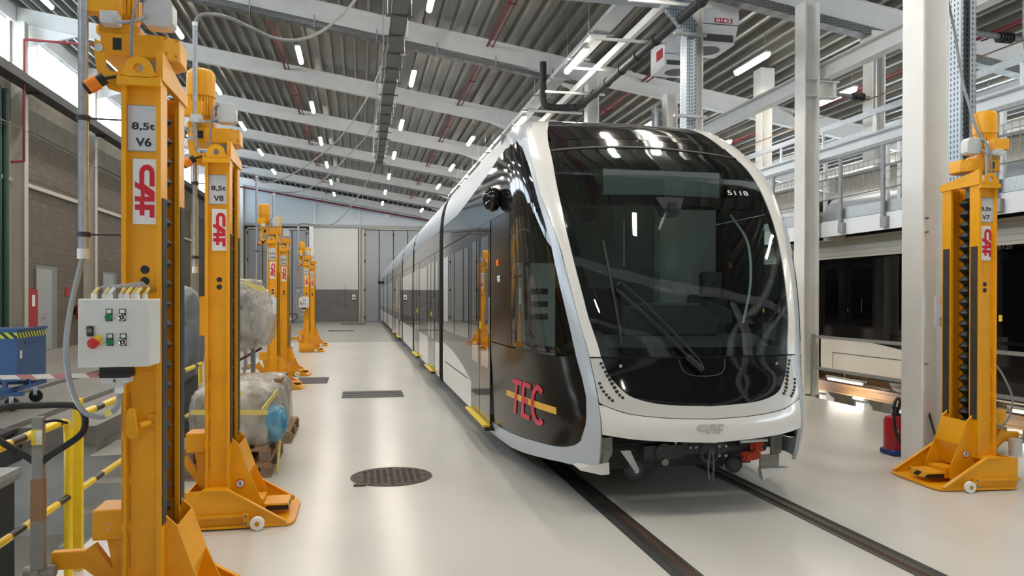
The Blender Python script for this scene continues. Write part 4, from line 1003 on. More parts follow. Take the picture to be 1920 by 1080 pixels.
        b = MB(); b.box(-.035, .090, -.20, -.10, 1.372, 1.425); b.box(-.040, .095, -.205, -.10, 1.385, 1.392); b.box(-.040, .095, -.205, -.10, 1.400, 1.404); pg = bd(b, 'plug_housing', 'black', bx, bevel=.003)
        b = MB(); b.box(-.028, .085, -.195, -.11, 1.347, 1.374); b.box(.015, .055, -.17, -.13, 1.325, 1.348); bd(b, 'plug', 'grey_box', pg, bevel=.003)
        plug_at = (.028, -.1955, 1.3605)
        b = MB(); b.lathe([(.018, 1.325), (.020, 1.318), (.020, 1.300), (.014, 1.295)], (.035, -.15, 0), n=14); bd(b, 'gland', 'plastic_white', pg)
        px = pole[0]
        b = MB(); b.tube([(.035, -.15, 1.30), (.030, -.15, 1.24), (.000, -.155, 1.205), (-.05, -.16, 1.19), (-.12, -.15, 1.22), (-.18, -.12, 1.33), (-.215, -.08, 1.50), (-.22, .0, 1.70), (px, .1, 1.95)], .0125, 10); hc = bd(b, 'supply_cable', 'cable_light', pg)
        b = MB(); b.beam((-.022, -.157, 1.200), (.006, -.155, 1.212), .028, .028); bd(b, 'tape_mark', 'tape_yellow', hc, smooth=False)
    elif box == 'side':
        b = MB(); b.box(.10, .20, .56, .585, 1.46, 1.77); b.box(.12, .17, .50, .56, 1.55, 1.68); bd(b, 'control_box', 'sign_grey', bevel=.004)
    if tow:
        tx, ty = -.40, .10
        b = MB(); b.prism([(-.10, .22), (-.16, .33), (-.22, .385), (-.37, .385), (-.37, .475), (-.20, .475), (-.11, .42), (-.03, .27)], ty+.06, ty+.11)
        b.cyl((-.12, ty-.03, .25), (-.12, ty+.16, .25), .03, 12)
        tf = bd(b, 'tow_arm', 'yellow', bevel=.006)
        lowt = tow == 'low'
        b = MB(); b.box(tx-.03, tx+.03, ty-.02, ty+.02, .42, .66 if not lowt else .50)
        if not lowt: b.box(tx-.024, tx+.026, ty-.018, ty+.018, .64, 1.16)
        for zz in (.40,): b.cyl((tx-.07, ty+.02, zz), (tx+.07, ty+.02, zz), .03, 12); b.cyl((tx-.02, ty, .15), (tx-.02, ty, .42), .028, 12)
        th = bd(b, 'tow_bar', 'handle_grey', tf, bevel=.003)
        if lowt: b = MB(); b.cyl((tx+.12, ty, .26), (tx+.12, ty, .42), .055, 16); bd(b, 'pump_motor', 'grey_box', tf)
        if lowt: return t
        b = MB(); b.box(tx-.030, tx+.030, ty-.021, ty+.021, .655, .86); bd(b, 'leather_sleeve', 'kraft', tf, bevel=.004)
        b = MB(); b.box(tx-.024, tx+.024, ty-.0195, ty-.018, 1.025, 1.10); lbp = bd(b, 'instruction_label', 'label_yellow', tf, smooth=False)
        b = MB(); b.box(tx-.002, tx+.022, ty-.0205, ty-.0195, 1.03, 1.095); bd(b, 'label_field', 'paper', lbp, smooth=False)
        b = MB(); b.tube([(tx+.012, ty, .935), (tx+.06, ty, .975), (tx+.17, ty-.0, 1.05), (tx+.205, ty, 1.10), (tx+.20, ty, 1.175), (tx+.15, ty, 1.212), (tx+.0, ty, 1.215), (tx-.14, ty, 1.212), (tx-.195, ty, 1.17), (tx-.20, ty, 1.09), (tx-.17, ty, 1.05), (tx-.06, ty, .975), (tx-.012, ty, .935)], .016, 12, 5)
        bd(b, 'loop_handle', 'rubber', tf)
        b = MB(); b.tube([(tx+.03, ty, 1.135), (tx+.08, ty, 1.14), (tx+.13, ty, 1.125)], .007, 8); bd(b, 'release_lever', 'black', tf)
        for s_ in (-.06, .06):
            b = MB(); b.lathe([(.03, -.022), (.078, -.022), (.085, -.014), (.085, .014), (.078, .022), (.03, .022)], (tx-.02, ty+s_, .087), n=24, axis='y'); w_ = bd(b, 'steering_wheel', 'rubber', tf)
        b = MB(); b.lathe([(.045, -.085), (.045, .085)], (tx-.02, ty, .087), n=18, axis='y'); bd(b, 'wheel_hub', 'grey_box', tf)
    return t
def letter_jack(t, code, mir=False):
    pl = [c for c in t.children if c.name.startswith('capacity_plate')][0]; ep = [c for c in t.children if c.name.startswith('emblem_plate')][0]
    cx = -.095 if mir else .095
    put_text('capacity_text', '8,5t', .040, (cx, .0205, 2.575), (1, 0, 0), (0, 0, 1), 'ink', pl, bold=.045, width=.104)
    put_text('code_text', code, .042, (cx, .0205, 2.500), (1, 0, 0), (0, 0, 1), 'ink', pl, bold=.045, width=.070 if len(code) == 2 else .092)
    b = MB(); b.box(cx-.005, cx+.055, .0208, .0214, 2.655, 2.664); b.build('small_mark', 'tram_silver', pl, smooth=False)
    put_caf('emblem', (cx+.006, .0195, 2.262), (0, 0, -1), (1, 0, 0), .0825, 'logo_red', ep, sy=.069)
def plug_text(t, ch):
    for c1 in t.children:
        if c1.name.startswith('control_box'): put_text('plug_number', ch, .018, (.028, -.1956, 1.3605), (1, 0, 0), (0, 0, 1), 'ink', c1, bold=.045, width=.011)
def place_jack(t, loc, rz, label, code, mir=False):
    t.location = loc; t.rotation_euler = (0, 0, rz); tag(t, label, 'vehicle jack', 'yellow mobile column jacks'); letter_jack(t, code, mir)
j6 = make_jack(pole=(-.20, 4.6, .0235), box='front', tow=True)
j10 = make_jack(pole=(-.20, 4.05, .0235), box='front', tow=True)
j14 = make_jack(pole=(-.165, 4.0, .0235), box='front', tow=True)
j8 = make_jack(pole=(-.09, 3.86, .0175), box=None, tow=False)
j12 = make_jack(pole=(-.13, 4.05, .0235), box=None, tow=False)
j16 = make_jack(box=None, tow=False)
j7 = make_jack(mir=True, pole=(.03, 3.22, .015), box='side', tow='low', beacon=False)
place_jack(j6, (-1.1316, 3.9225, 0), 0, 'nearest yellow column jack at the left with white control box, marked V6', 'V6')
place_jack(j8, (-1.1553, 6.0382, 0), 0, 'yellow column jack marked V8 beside the plastic-wrapped pallets', 'V8')
place_jack(j10, (-1.7233, 14.8015, 0), 0, 'yellow column jack marked V10 with small control box behind the pallets', 'V10')
place_jack(j12, (-1.7542, 17.2675, 0), 0, 'yellow column jack marked V12 beside the small floor grate, right behind V10', 'V12')
place_jack(j14, (-1.7707, 24.7346, 0), 0, 'small distant yellow column jack marked V14 with white control box', 'V14')
place_jack(j16, (-1.7639, 27.6586, 0), 0, 'farthest yellow column jack, marked V16', 'V16')
place_jack(j7, (5.785, 5.90, 0), R(-5), 'yellow column jack marked V7 on the right in front of the broad white column', 'V7', True)
plug_text(j6, '6')
# looping supply cables from the poles to the ceiling tray
def cable(pts, r, lb, m='cable', grp=None):
    b = MB(); b.tube(pts, r, 8, 8); return tag(b.build('supply_cable', m), lb, 'cable', grp)
cable([(-1.245, 6.14, 3.85), (-1.22, 6.15, 3.91), (-1.16, 6.2, 3.95), (-1.06, 6.4, 4.01), (-.91, 6.7, 4.04), (-.77, 7.0, 4.07), (-.62, 7.4, 4.19), (-.45, 7.8, 4.39), (-.28, 8.3, 4.71), (-.06, 8.9, 5.2), (.16, 9.8, 5.98), (.6, 10.8, 7.44)], .0155, 'thick grey cable looping from the V8 jack pole up to the ceiling')
cable([(-1.923, 14.9, 4.05), (-1.89, 14.9, 4.0), (-1.84, 14.9, 3.94), (-1.66, 15.0, 3.96), (-1.34, 15.3, 4.15), (-.9, 15.6, 4.52), (-.38, 16.0, 5.11), (.17, 16.5, 6.1), (.52, 17.0, 7.09), (.64, 17.1, 7.44)], .014, 'grey cable hanging from the cable ladder to the V10 jack pole')
cable([(-1.884, 17.37, 4.05), (-1.81, 17.4, 4.09), (-1.36, 17.6, 4.15), (-.91, 18.0, 4.43), (-.32, 18.5, 5.13), (.32, 19.0, 6.04), (.64, 19.4, 7.44)], .014, 'grey cable hanging from the cable ladder to the V12 jack pole')
cable([(-1.936, 24.83, 4.0), (-1.82, 24.83, 4.11), (-1.42, 24.8, 4.08), (-1.01, 24.8, 4.06), (-.59, 24.9, 4.34), (.09, 25.0, 5.29), (.51, 25.0, 6.26), (.64, 25.0, 7.44)], .016, 'grey cable hanging from the cable ladder to the V14 jack pole')
cable([(5.77, 6.02, 3.2), (5.74, 6.1, 3.37), (5.76, 6.2, 3.6), (5.86, 6.4, 3.92), (6.04, 6.7, 4.51), (6.23, 7.0, 4.97), (6.46, 7.3, 5.51), (6.6, 7.4, 6.3)], .014, 'grey cable rising from the V7 jack pole past the broad column')
XC=2.74
def pchip(xs,ys):
    n=len(xs); h=[xs[i+1]-xs[i] for i in range(n-1)]; d=[(ys[i+1]-ys[i])/h[i] for i in range(n-1)]
    m=[0]*n; m[0]=d[0]; m[-1]=d[-1]
    for i in range(1,n-1):
        if d[i-1]*d[i]<=0: m[i]=0
        else:
            w1=2*h[i]+h[i-1]; w2=h[i]+2*h[i-1]; m[i]=(w1+w2)/(w1/d[i-1]+w2/d[i])
    def f(x):
        if x<=xs[0]: return ys[0]+(x-xs[0])*m[0]*0
        if x>=xs[-1]: return ys[-1]
        lo=0
        for i in range(n-1):
            if x<=xs[i+1]: lo=i;break
        t=(x-xs[lo])/h[lo]
        return ys[lo]*(1+2*t)*(1-t)**2+m[lo]*h[lo]*t*(1-t)**2+ys[lo+1]*t*t*(3-2*t)+m[lo+1]*h[lo]*t*t*(t-1)
    return f
y0=pchip([.15,.3,.5,.7,.9,1.17,1.6,2.0,2.39,2.6,3.0,3.23,3.4,3.58,3.67,3.71],
         [5.75,5.58,5.48,5.46,5.52,5.65,5.80,5.98,6.19,6.33,6.68,7.0,7.25,7.58,7.9,8.3])
sF=pchip([.3,.7,1.0,1.27,1.65,2.06,2.4,2.8,3.2,3.71],[.92,.945,.97,1.0,1.06,1.13,1.16,1.17,1.17,1.17])
tF=pchip([.3,.8,1.3,2.0,2.6,3.2,3.71],[1.8,1.6,1.1,.9,.75,.6,.5])
hF=pchip([.15,.35,2.6,2.96,3.25,3.42,3.55,3.64,3.71],[.955,1.0,1.0,.995,.97,.93,.87,.80,.66])
B=[(0,0),(.3,.008),(.5,.025),(.75,.06),(.95,.12),(1.05,.21),(1.13,.35),(1.20,.58),(1.27,1.0),(1.31,1.55),(1.325,2.2)]
pl=[0]
for a,b in zip(B,B[1:]): pl.append(pl[-1]+math.hypot(b[0]-a[0],b[1]-a[1]))
w0=pchip(pl,[b[0] for b in B]); g0=pchip(pl,[b[1] for b in B]); PE=pl[-1]; GE=B[-1][1]
def S(p,z):
    a=abs(p); sg=-1 if p<0 else 1
    if a<=PE:
        w=w0(a); k=(w/1.325)**6; w*=(sF(z)*(1-k)+k)
        w=min(w,1.325) if w>1.325 else w
        w*=hF(z); Y=y0(z)+g0(a)*tF(z)
    else:
        w=1.325*hF(z); Y=y0(z)+GE*tF(z)+(a-PE)
    return (XC+sg*w,Y,z)
def pofY(Y,z): return PE+Y-y0(z)-GE*tF(z)

# ================================================================ THE TRAM
XC = 2.74
def S2(p, z): return S(p, z)
def pinv(Y, z):
    lo, hi = 0.0, PE+(Y-y0(z))+2
    for _ in range(40):
        m = (lo+hi)/2
        if S(m, z)[1] < Y: lo = m
        else: hi = m
    return (lo+hi)/2
def lin(xs, ys):
    def f(x):
        if x <= xs[0]: return ys[0]
        for i in range(len(xs)-1):
            if x <= xs[i+1]: return ys[i]+(ys[i+1]-ys[i])*(x-xs[i])/(xs[i+1]-xs[i])
        return ys[-1]
    return f
pg = pchip([1.0, 1.26, 1.65, 2.0, 2.38, 2.74, 3.15, 3.71], [.83, .833, .869, .869, .875, .874, .847, .80])
pw = pchip([.37, .665, .97, 1.26, 1.65, 2.07, 2.385, 2.68, 3.02, 3.32, 3.6, 3.71], [.945, .929, .919, .928, .957, .957, .994, 1.055, 1.079, 1.057, 1.0, .95])
ps = pchip([.60, .745, .996, 1.26, 1.74, 2.15, 2.64, 3.06, 3.22, 3.30, 3.34], [1.085, 1.041, 1.012, 1.042, 1.055, 1.045, 1.104, 1.149, 1.185, 1.24, 1.31])
YD = 8.14
class Surf:
    """grid patch on the tram surface; fn(s,t) -> (p,z) with s,t in 0..1"""
def gpatch(fn, ns, nt, name, m, parent, side=1, off=0.0, solid=.012, smooth=True):
    P = []
    for j in range(nt+1):
        for i in range(ns+1):
            p, z = fn(i/ns, j/nt); x, y, zz = S(p*side, z)
            if off:
                e = 1e-3; a = Vector(S(p*side+e, z))-Vector(S(p*side-e, z)); c = Vector(S(p*side, z+e))-Vector(S(p*side, z-e)); n = a.cross(c).normalized()
                if n.y > 0 and abs(n.y) > .2: n = -n
                if abs(n.y) <= .2 and (n.x*(x-XC)) < 0: n = -n
                x, y, zz = Vector((x, y, zz))+n*off
            P.append((x, y, zz))
    F = [(j*(ns+1)+i, j*(ns+1)+i+1, (j+1)*(ns+1)+i+1, (j+1)*(ns+1)+i) for j in range(nt) for i in range(ns)]
    me = bpy.data.meshes.new(name); me.from_pydata([tuple(q) for q in P], [], F); me.update(); me.materials.append(MT[m]); me.shade_smooth()
    o = bpy.data.objects.new(name, me); col.objects.link(o); o.parent = parent
    if solid:
        # make sure normals look outwards so the thickness grows inwards
        f = me.polygons[len(me.polygons)//2]; c = f.center; n = f.normal
        if n.dot(Vector((c.x-XC, c.y-12.0 if c.y < 7 else 0, 0))) < 0: me.flip_normals()
        md = o.modifiers.new('thickness', 'SOLIDIFY'); md.thickness = solid; md.offset = -1
        es = o.modifiers.new('split', 'EDGE_SPLIT'); es.split_angle = R(40)
    return o
def map_text(name, txt, h, pc, zc, side, m, parent, width=None, bold=.02, off=.004, flip=1, shear=0.0):
    V, F = text_mb(txt, h, bold, width)
    return map_polys(name, [(V, F)], pc, zc, side, m, parent, off, flip)
def map_polys(name, groups, pc, zc, side, m, parent, off=.004, flip=1):
    P = []; FF = []
    for V, F in groups:
        n0 = len(P)
        for (u, v) in V:
            p = pc+u*flip; z = zc+v; x, y, zz = S(p*side, z)
            e = 1e-3; a = Vector(S(p*side+e, z))-Vector(S(p*side-e, z)); c = Vector(S(p*side, z+e))-Vector(S(p*side, z-e)); n = a.cross(c).normalized()
            if n.dot(Vector((x-XC, (y-9 if y < 7 else 0), 0))) < 0: n = -n
            P.append(Vector((x, y, zz))+n*off)
        FF += [tuple(i+n0 for i in f) for f in F]
    b = MB(); b.poly(P, FF); return b.build(name, m, parent, smooth=False)
def rect(u0, v0, u1, v1, nx=6):
    V = []; F = []
    for i in range(nx+1): u = u0+(u1-u0)*i/nx; V += [(u, v0), (u, v1)]
    for i in range(nx): F.append((2*i, 2*i+2, 2*i+3, 2*i+1))
    return V, F

def make_tram():
    T = bpy.data.objects.new('tram', None); col.objects.link(T)
    g = .004
    # windscreen
    def zhi(s): return 3.232-.085*s*s
    def fw(s, t): s = 2*s-1; z = 1.268+(zhi(s)-g-1.268)*t; return s*(pg(z)-g), z
    ws = gpatch(fw, 30, 28, 'windscreen', 'windshield', T, solid=0)
    # black printed border of the windscreen
    def band(a0, a1, sgn):
        def f(s, t): z = 1.268+(zhi(1)-.004-1.268)*t; p = pg(z)-g; return sgn*(p-a0-(a1-a0)*s), z
        return f
    for sg in (-1, 1): gpatch(band(0, .055, sg), 2, 26, 'border_strip', 'gloss_mask', ws, off=-.004, solid=0)
    gpatch(lambda s, t: ((2*s-1)*(pg(1.3)-.06), 1.268+.075*t), 20, 1, 'border_strip', 'gloss_mask', ws, off=-.004, solid=0)
    gpatch(lambda s, t: ((2*s-1)*(pg(3.1)-.06), (2.955+(zhi(2*s-1)-2.965)*t)), 20, 4, 'border_strip', 'gloss_mask', ws, off=-.004, solid=0)
    gpatch(lambda s, t: ((2*s-1)*(pg(2.7)-.06), 2.585+.10*t-.02*abs(2*s-1)), 20, 1, 'border_strip', 'gloss_mask', ws, off=-.004, solid=0)
    for sg in (-1, 1): gpatch(lambda s, t: (sg*(.55+(pg(2.8)-.05-.55)*s), 2.66+.30*t), 4, 3, 'border_strip', 'gloss_mask', ws, off=-.004, solid=0)
    # camera housing at the middle
    b = MB(); yy = S(0, 2.55)[1]; b.poly([(XC-.13, yy+.03, 2.65), (XC+.13, yy+.03, 2.65), (XC+.06, yy-.02, 2.48), (XC-.06, yy-.02, 2.48), (XC-.13, yy+.17, 2.65), (XC+.13, yy+.17, 2.65), (XC+.06, yy+.12, 2.48), (XC-.06, yy+.12, 2.48)], [(0, 1, 2, 3), (4, 5, 6, 7), (0, 1, 5, 4), (2, 3, 7, 6), (0, 3, 7, 4), (1, 2, 6, 5)])
    b.build('camera_housing', 'cab_dark', ws, smooth=False)
    b = MB(); b.box(XC-.035, XC+.035, yy-.03, yy, 2.52, 2.60); b.build('camera_lens', 'black', ws, smooth=False)
    # destination display inside
    b = MB(); yd = S(0, 2.7)[1]+.16; b.box(XC-.55, XC+.60, yd, yd+.02, 2.68, 2.93); b.build('destination_display', 'cab_display', T, smooth=False)
    # black mask below the windscreen (rounded bottom)
    zb = lambda s: .885+.375*(abs(s)**3.2) if abs(s) < 1 else 1.26
    mk = [(0, .883), (.34, .897), (.51, .918), (.672, .970), (.726, 1.018), (.805, 1.139), (.830, 1.25)]
    mask_half = pchip([z for p, z in mk], [p for p, z in mk])     # half width by height
    def fm(s, t): z = .884+(1.258-.884)*(t**1.6); return (2*s-1)*max(.001, mask_half(z)-.003), z
    ma = gpatch(fm, 34, 22, 'front_mask', 'gloss_mask', T, off=-.003)
    for sg, pc in ((-1, .696), (1, .70)):
        P = S(sg*pc, 1.198); b = MB(); b.cyl((P[0], P[1]-.012, 1.198), (P[0], P[1]+.01, 1.198), .013, 12); b.build('rivet', 'chrome', ma)
    # wiper recess lid outline
    P = [S(x, z) for x, z in ((-.205, 1.246), (-.18, 1.16), (-.12, 1.122), (0, 1.112), (.12, 1.122), (.18, 1.16), (.205, 1.246))]
    b = MB(); b.tube([(q[0], q[1]-.002, q[2]) for q in P], .005, 6, 6); b.build('wiper_cover_seam', 'tray_dark', ma)
    # light grey U panel with head lamps
    zl = pchip([0, .36, .696, .906], [.790, .803, .835, .902])
    def fu(s, t):
        # s across (signed), t from lower edge to the mask edge
        a = 2*s-1; sg = 1 if a >= 0 else -1; a = abs(a)
        po = a*(pw(1.0)-.004); zo = zl(min(po, .906)) if po < .906 else .902
        ang = a
        # corresponding inner point on the mask edge, walked from centre to the top corner
        L = mkl; q = ang**1.0*L[-1][0]
        for k in range(len(L)-1):
            if q <= L[k+1][0]:
                f = (q-L[k][0])/(L[k+1][0]-L[k][0]); pi_ = L[k][1]+(L[k+1][1]-L[k][1])*f; zi = L[k][2]+(L[k+1][2]-L[k][2])*f; break
        else: pi_, zi = L[-1][1], L[-1][2]
        # outer path: along the lower edge and then up the outer edge
        Lo = outl; q = ang*Lo[-1][0]
        for k in range(len(Lo)-1):
            if q <= Lo[k+1][0]:
                f = (q-Lo[k][0])/(Lo[k+1][0]-Lo[k][0]); po = Lo[k][1]+(Lo[k+1][1]-Lo[k][1])*f; zo = Lo[k][2]+(Lo[k+1][2]-Lo[k][2])*f; break
        else: po, zo = Lo[-1][1], Lo[-1][2]
        return sg*(po+(pi_+.002-po)*t), zo+(zi-zo)*t
    def walk(pts):
        L = [(0, pts[0][0], pts[0][1])]
        for (p, z) in pts[1:]: L.append((L[-1][0]+math.hypot(p-L[-1][1], z-L[-1][2]), p, z))
        return L
    inner = [(mask_half(z), z) for z in [.8835+(1.256-.8835)*(k/24)**1.8 for k in range(25)]]
    inner[0] = (0, .883)
    mkl = walk(inner)
    outl = walk([(p, zl(p)) for p in [0, .1, .2, .3, .4, .5, .6, .7, .8, .87, .912]]+[(pw(z)-.004, z) for z in (.95, 1.0, 1.05, 1.1, 1.15, 1.2, 1.256)])
    up = gpatch(fu, 60, 6, 'lamp_panel', 'tram_grey', T)
    # lamp clusters: small dark lenses in two curved rows on each side
    for sg in (-1, 1):
        row1 = [(.845, 1.215), (.835, 1.185), (.822, 1.150), (.812, 1.120), (.800, 1.09), (.790, 1.06), (.777, 1.03), (.765, 1.00), (.748, .975), (.728, .955)]
        row2 = [(.885, 1.06), (.878, 1.03), (.866, 1.0), (.850, .975), (.833, .952), (.812, .932)]
        for k, (p, z) in enumerate(row1+row2):
            P = S(sg*p, z); r = .0120 if k not in (3, 4, 5, 6, 7) else .0155
            b = MB(); b.cyl((P[0], P[1]-.006, z), (P[0], P[1]+.006, z), r, 12); b.build('head_lamp', 'cab_dark', up)
    # bumper
    zbot = pchip([0, .064, .63, .937], [.602, .605, .633, .668])
    def fb(s, t):
        a = 2*s-1; p = abs(a)*(pw(.8)-.004); lo = zbot(p); hi = zl(min(p, .906))-.006; return (1 if a >= 0 else -1)*p, lo+(hi-lo)*t
    bu = gpatch(fb, 40, 6, 'bumper', 'tram_white', T, solid=.02)
    V = [(tuple(((q[0]-1.55)*.078, (q[1]-.36)*.058) for q in pl), [tuple(range(len(pl)))]) for pl in caf_polys()]
    map_polys('emblem', V, -.035, .712, 1, 'logo_grey', bu)
    # white pillars + hoop (both sides), from lamp panel up over the roof edge
    for sg in (-1, 1):
        def fp(s, t): z = 1.268+(3.705-1.268)*t; a = pg(z)+.003 if z < 3.147 else pg(z)+.003; c = pw(z)-.002; return a+(c-a)*s, z
        gpatch(fp, 6, 44, 'pillar', 'tram_white', T, side=sg, solid=.03)
    # black top panels
    zs = lambda s: 3.345-.065*s*s
    gpatch(lambda s, t: ((2*s-1)*(pg(3.2)-.003), zhi(2*s-1)+.004+(zs(2*s-1)-.004-zhi(2*s-1)-.004)*t), 30, 4, 'top_panel', 'tram_black', T)
    tp = gpatch(lambda s, t: ((2*s-1)*(pg(3.5)-.003), zs(2*s-1)+.004+(3.70-zs(2*s-1)-.004)*t), 30, 8, 'roof_panel', 'tram_black', T)
    for k, (zz, hw_) in enumerate(((3.545, .60), (3.58, .56), (3.615, .52))):
        gpatch(lambda s, t: ((2*s-1)*hw_, zz+.014*t-.02*(2*s-1)**2), 16, 1, 'vent_slot', 'seam', tp, off=.003, solid=0)
    gpatch(lambda s, t: ((2*s-1)*(pg(3.2)), zhi(2*s-1)-.012+.022*t), 30, 1, 'windscreen_rim', 'seam', T, off=.006, solid=.01)
    # roof cap
    ring = [S(p, 3.705) for p in [x*.1 for x in range(0, 12)]]; N = 12
    b = MB(); L = [S(-p*.1, 3.703) for p in range(11, 0, -1)]+[S(p*.1, 3.703) for p in range(0, 12)]
    yb = 13.0; xl = XC-1.325*hF(3.703)
    P = [(q[0], q[1], q[2]) for q in L]+[(q[0], yb, q[2]) for q in L]; n = len(L)
    b.poly(P, [(i, i+1, n+i+1, n+i) for i in range(n-1)]); b.build('roof', 'tram_roof', T, smooth=False)
    # sides of the cab module
    zbd = lin([7.30, 7.8, 8.6, 9.9, 11, 13.4], [3.33, 3.25, 3.15, 3.05, 2.97, 2.96])    # black/silver limit by Y
    for sg in (-1, 1):
        # silver band: from the hoop apex down the pillar, round the corner and along the skirt
        O = [(pw(z)+.002, z) for z in (3.34, 3.2, 3.0, 2.8, 2.6, 2.4, 2.2, 2.0, 1.8, 1.6, 1.4, 1.265, 1.1, .95, .8, .7, .6, .5, .42)]+[(.95, .372), (1.03, .367), (1.12, .366), (1.25, .35), (1.46, .307), (1.7, .25), (1.97, .205), (2.2, .20), (2.47, .20)]
        I = [(ps(z)-.002, z) for z in (3.335, 3.2, 3.0, 2.8, 2.6, 2.4, 2.2, 2.0, 1.8, 1.6, 1.4, 1.265, 1.1, .95, .8, .72, .66, .62, .59)]+[(1.11, .56), (1.15, .53), (1.212, .502), (1.32, .475), (1.49, .450), (1.75, .41), (2.0, .385), (2.2, .37), (2.47, .365)]
        LO, LI = walk(O), walk(I)
        nseg = 90
        def samp(i, arr, s):
            f = s*(len(arr)-1); k = min(int(f), len(arr)-2); f -= k; return arr[k][0]+(arr[k+1][0]-arr[k][0])*f, arr[k][1]+(arr[k+1][1]-arr[k][1])*f
        def fs(s, t):
            a = samp(0, O, s); c = samp(0, I, s); return a[0]+(c[0]-a[0])*t, a[1]+(c[1]-a[1])*t
        gpatch(fs, 108, 3, 'skirt_band', 'tram_silver', T, side=sg, solid=.03)
        # roof side, silver
        def fr(s, t):
            Y0 = 7.25; z0 = 3.34
            if s < .12:
                k = s/.12; zt = 3.34+(3.705-3.34)*t; p0 = pw(zt)+.002; p1 = pinv(7.75, zt); return p0+(p1-p0)*k, zt if t > 0 else 3.338
            Y = 7.75+(12.98-7.75)*(s-.12)/.88; z0 = zbd(Y)+.004; z = z0+(3.705-z0)*t; return pinv(Y, z), z
        def fr2(s, t):
            z1 = 3.705; Ys = 7.32+(12.98-7.32)*s; z0 = (zbd(Ys)+.004 if s > 0 else 3.338); z = z0+(z1-z0)*t
            pa = pw(z)+.002; pb = pinv(Ys, z) if s > 0 else ps(3.34)
            if s == 0: return pa+(max(ps(3.34), pa)-pa)*0, z
            k = min(1, s/.10); return pa*(1-k)+max(pinv(Ys, z), pa)*k, z
        gpatch(fr2, 50, 8, 'roof_side', 'tram_roof', T, side=sg)
        # black cantrail above the doors and windows
        def fc(s, t):
            z0 = 2.60; 
            if s < .25:
                k = s/.25; 
                zt = z0+(3.325-z0)*t; p0 = ps(zt)+.003; p1 = max(p0, pinv(7.30, zt)); return p0+(p1-p0)*k, zt
            Y = 7.30+(12.98-7.30)*(s-.25)/.75; z1 = zbd(Y)-.004; z = z0+(z1-z0)*t; return pinv(Y, z), z
        ct = gpatch(fc, 48, 8, 'cantrail', 'tram_black', T, side=sg)
        # cab side window: frame and pane
        def fwin(p0f, Y1, z0, z1):
            def f(s, t):
                z = z0+(z1-z0)*t; a = p0f(z); c = pinv(Y1, z); return a+(c-a)*s, z
            return f
        gpatch(fwin(lambda z: ps(z)+.003, 7.06, 1.285, 2.555), 22, 14, 'cab_window', 'cab_glass', T, side=sg, solid=0)
        fr_ = gpatch(fwin(lambda z: ps(z)+.003, 7.10, 2.50, 2.596), 16, 2, 'window_frame', 'tram_black', T, side=sg)
        gpatch(fwin(lambda z: ps(z)+.003, 7.10, 1.275, 1.33), 16, 1, 'window_frame', 'tram_black', T, side=sg)
        gpatch(fwin(lambda z: pinv(6.99, z), 7.10, 1.275, 2.596), 2, 10, 'window_frame', 'tram_black', T, side=sg)
        gpatch(fwin(lambda z: pinv(6.50, z), 6.66, 1.33, 2.50), 3, 10, 'window_post', 'tram_black', T, side=sg)
        gpatch(fwin(lambda z: pinv(6.66, z), 6.99, 1.93, 1.955), 4, 1, 'sash_bar', 'tram_black', T, side=sg)
        # black post between cab window and door
        dp = gpatch(fwin(lambda z: pinv(7.115, z), 8.12, 1.268, 2.595), 10, 12, 'door_post', 'tram_brown', T, side=sg)
        # lower black panel with operator's emblem
        def fl(s, t):
            z1 = 1.258
            # front edge follows ps then the rounded corner; bottom edge from the inner skirt line
            p1 = 0
            zz = z1
            # build with s along the length, t up
            a = ps(1.2)+.002
            p = a+( (3.05)-a)*s
            zl_ = low(p) if p < 2.47 else lowY(S(p, .5)[1])
            z = zl_+(z1-zl_)*t
            if s == 0 or t > -1:
                q0 = ps(z)+.002; q1 = pinv(8.12, z); f = s
                p = q0+(q1-q0)*f
                if p < 1.2: zl_ = low(max(p, 1.1))
                else: zl_ = low(p)
                z = zl_+(z1-zl_)*t; q0 = ps(z)+.002 if z > .745 else ps(.745)+.002+(.745-z)*.22; q1 = pinv(8.12, z); p = q0+(q1-q0)*f
            return p, z
        low = lin([1.04, 1.06, 1.09, 1.15, 1.212, 1.32, 1.49, 1.75, 2.0, 2.2, 2.47, 3.4], [.745, .66, .60, .54, .508, .480, .455, .415, .390, .375, .370, .372])
        lowY = lambda Y: .372
        lp = gpatch(fl, 60, 14, 'side_panel', 'tram_brown', T, side=sg)
        # operator's emblem TEC on a yellow bar
        flip = -1 if sg < 0 else 1
        b0 = [rect(-.42, -.030, .42, .030, 14)]
        pcn, zcn = 1.72, .79
        map_polys('emblem_bar', b0, pcn, zcn, sg, 'tec_yellow', lp, off=.004, flip=flip)
        def arc(cx, cy, rx, ry, a0, a1, tk, n=14):
            V = []; F = []
            for i in range(n+1):
                a = R(a0+(a1-a0)*i/n); V += [(cx+rx*math.cos(a), cy+ry*math.sin(a)), (cx+(rx-tk)*math.cos(a), cy+(ry-tk*1.0)*math.sin(a))]
            for i in range(n): F.append((2*i, 2*i+2, 2*i+3, 2*i+1))
            return V, F
        G = [rect(-.30, .125, -.10, .175, 4), rect(-.225, -.175, -.175, .125, 2), rect(-.085, -.175, -.035, .175, 2), rect(-.035, .125, .065, .175, 3), rect(-.035, -.175, .065, -.125, 3), rect(-.035, -.028, .03, .022, 3),
             arc(.19, 0, .115, .185, 50, 310, .05, 22)]
        map_polys('emblem_letters', G, pcn, zcn, sg, 'tec_red', lp, off=.007, flip=flip)
        # mirror/camera pod, marker lamp, small maker's mark
        q = S(sg*pinv(7.62, 2.79), 2.79); t_ = MB()
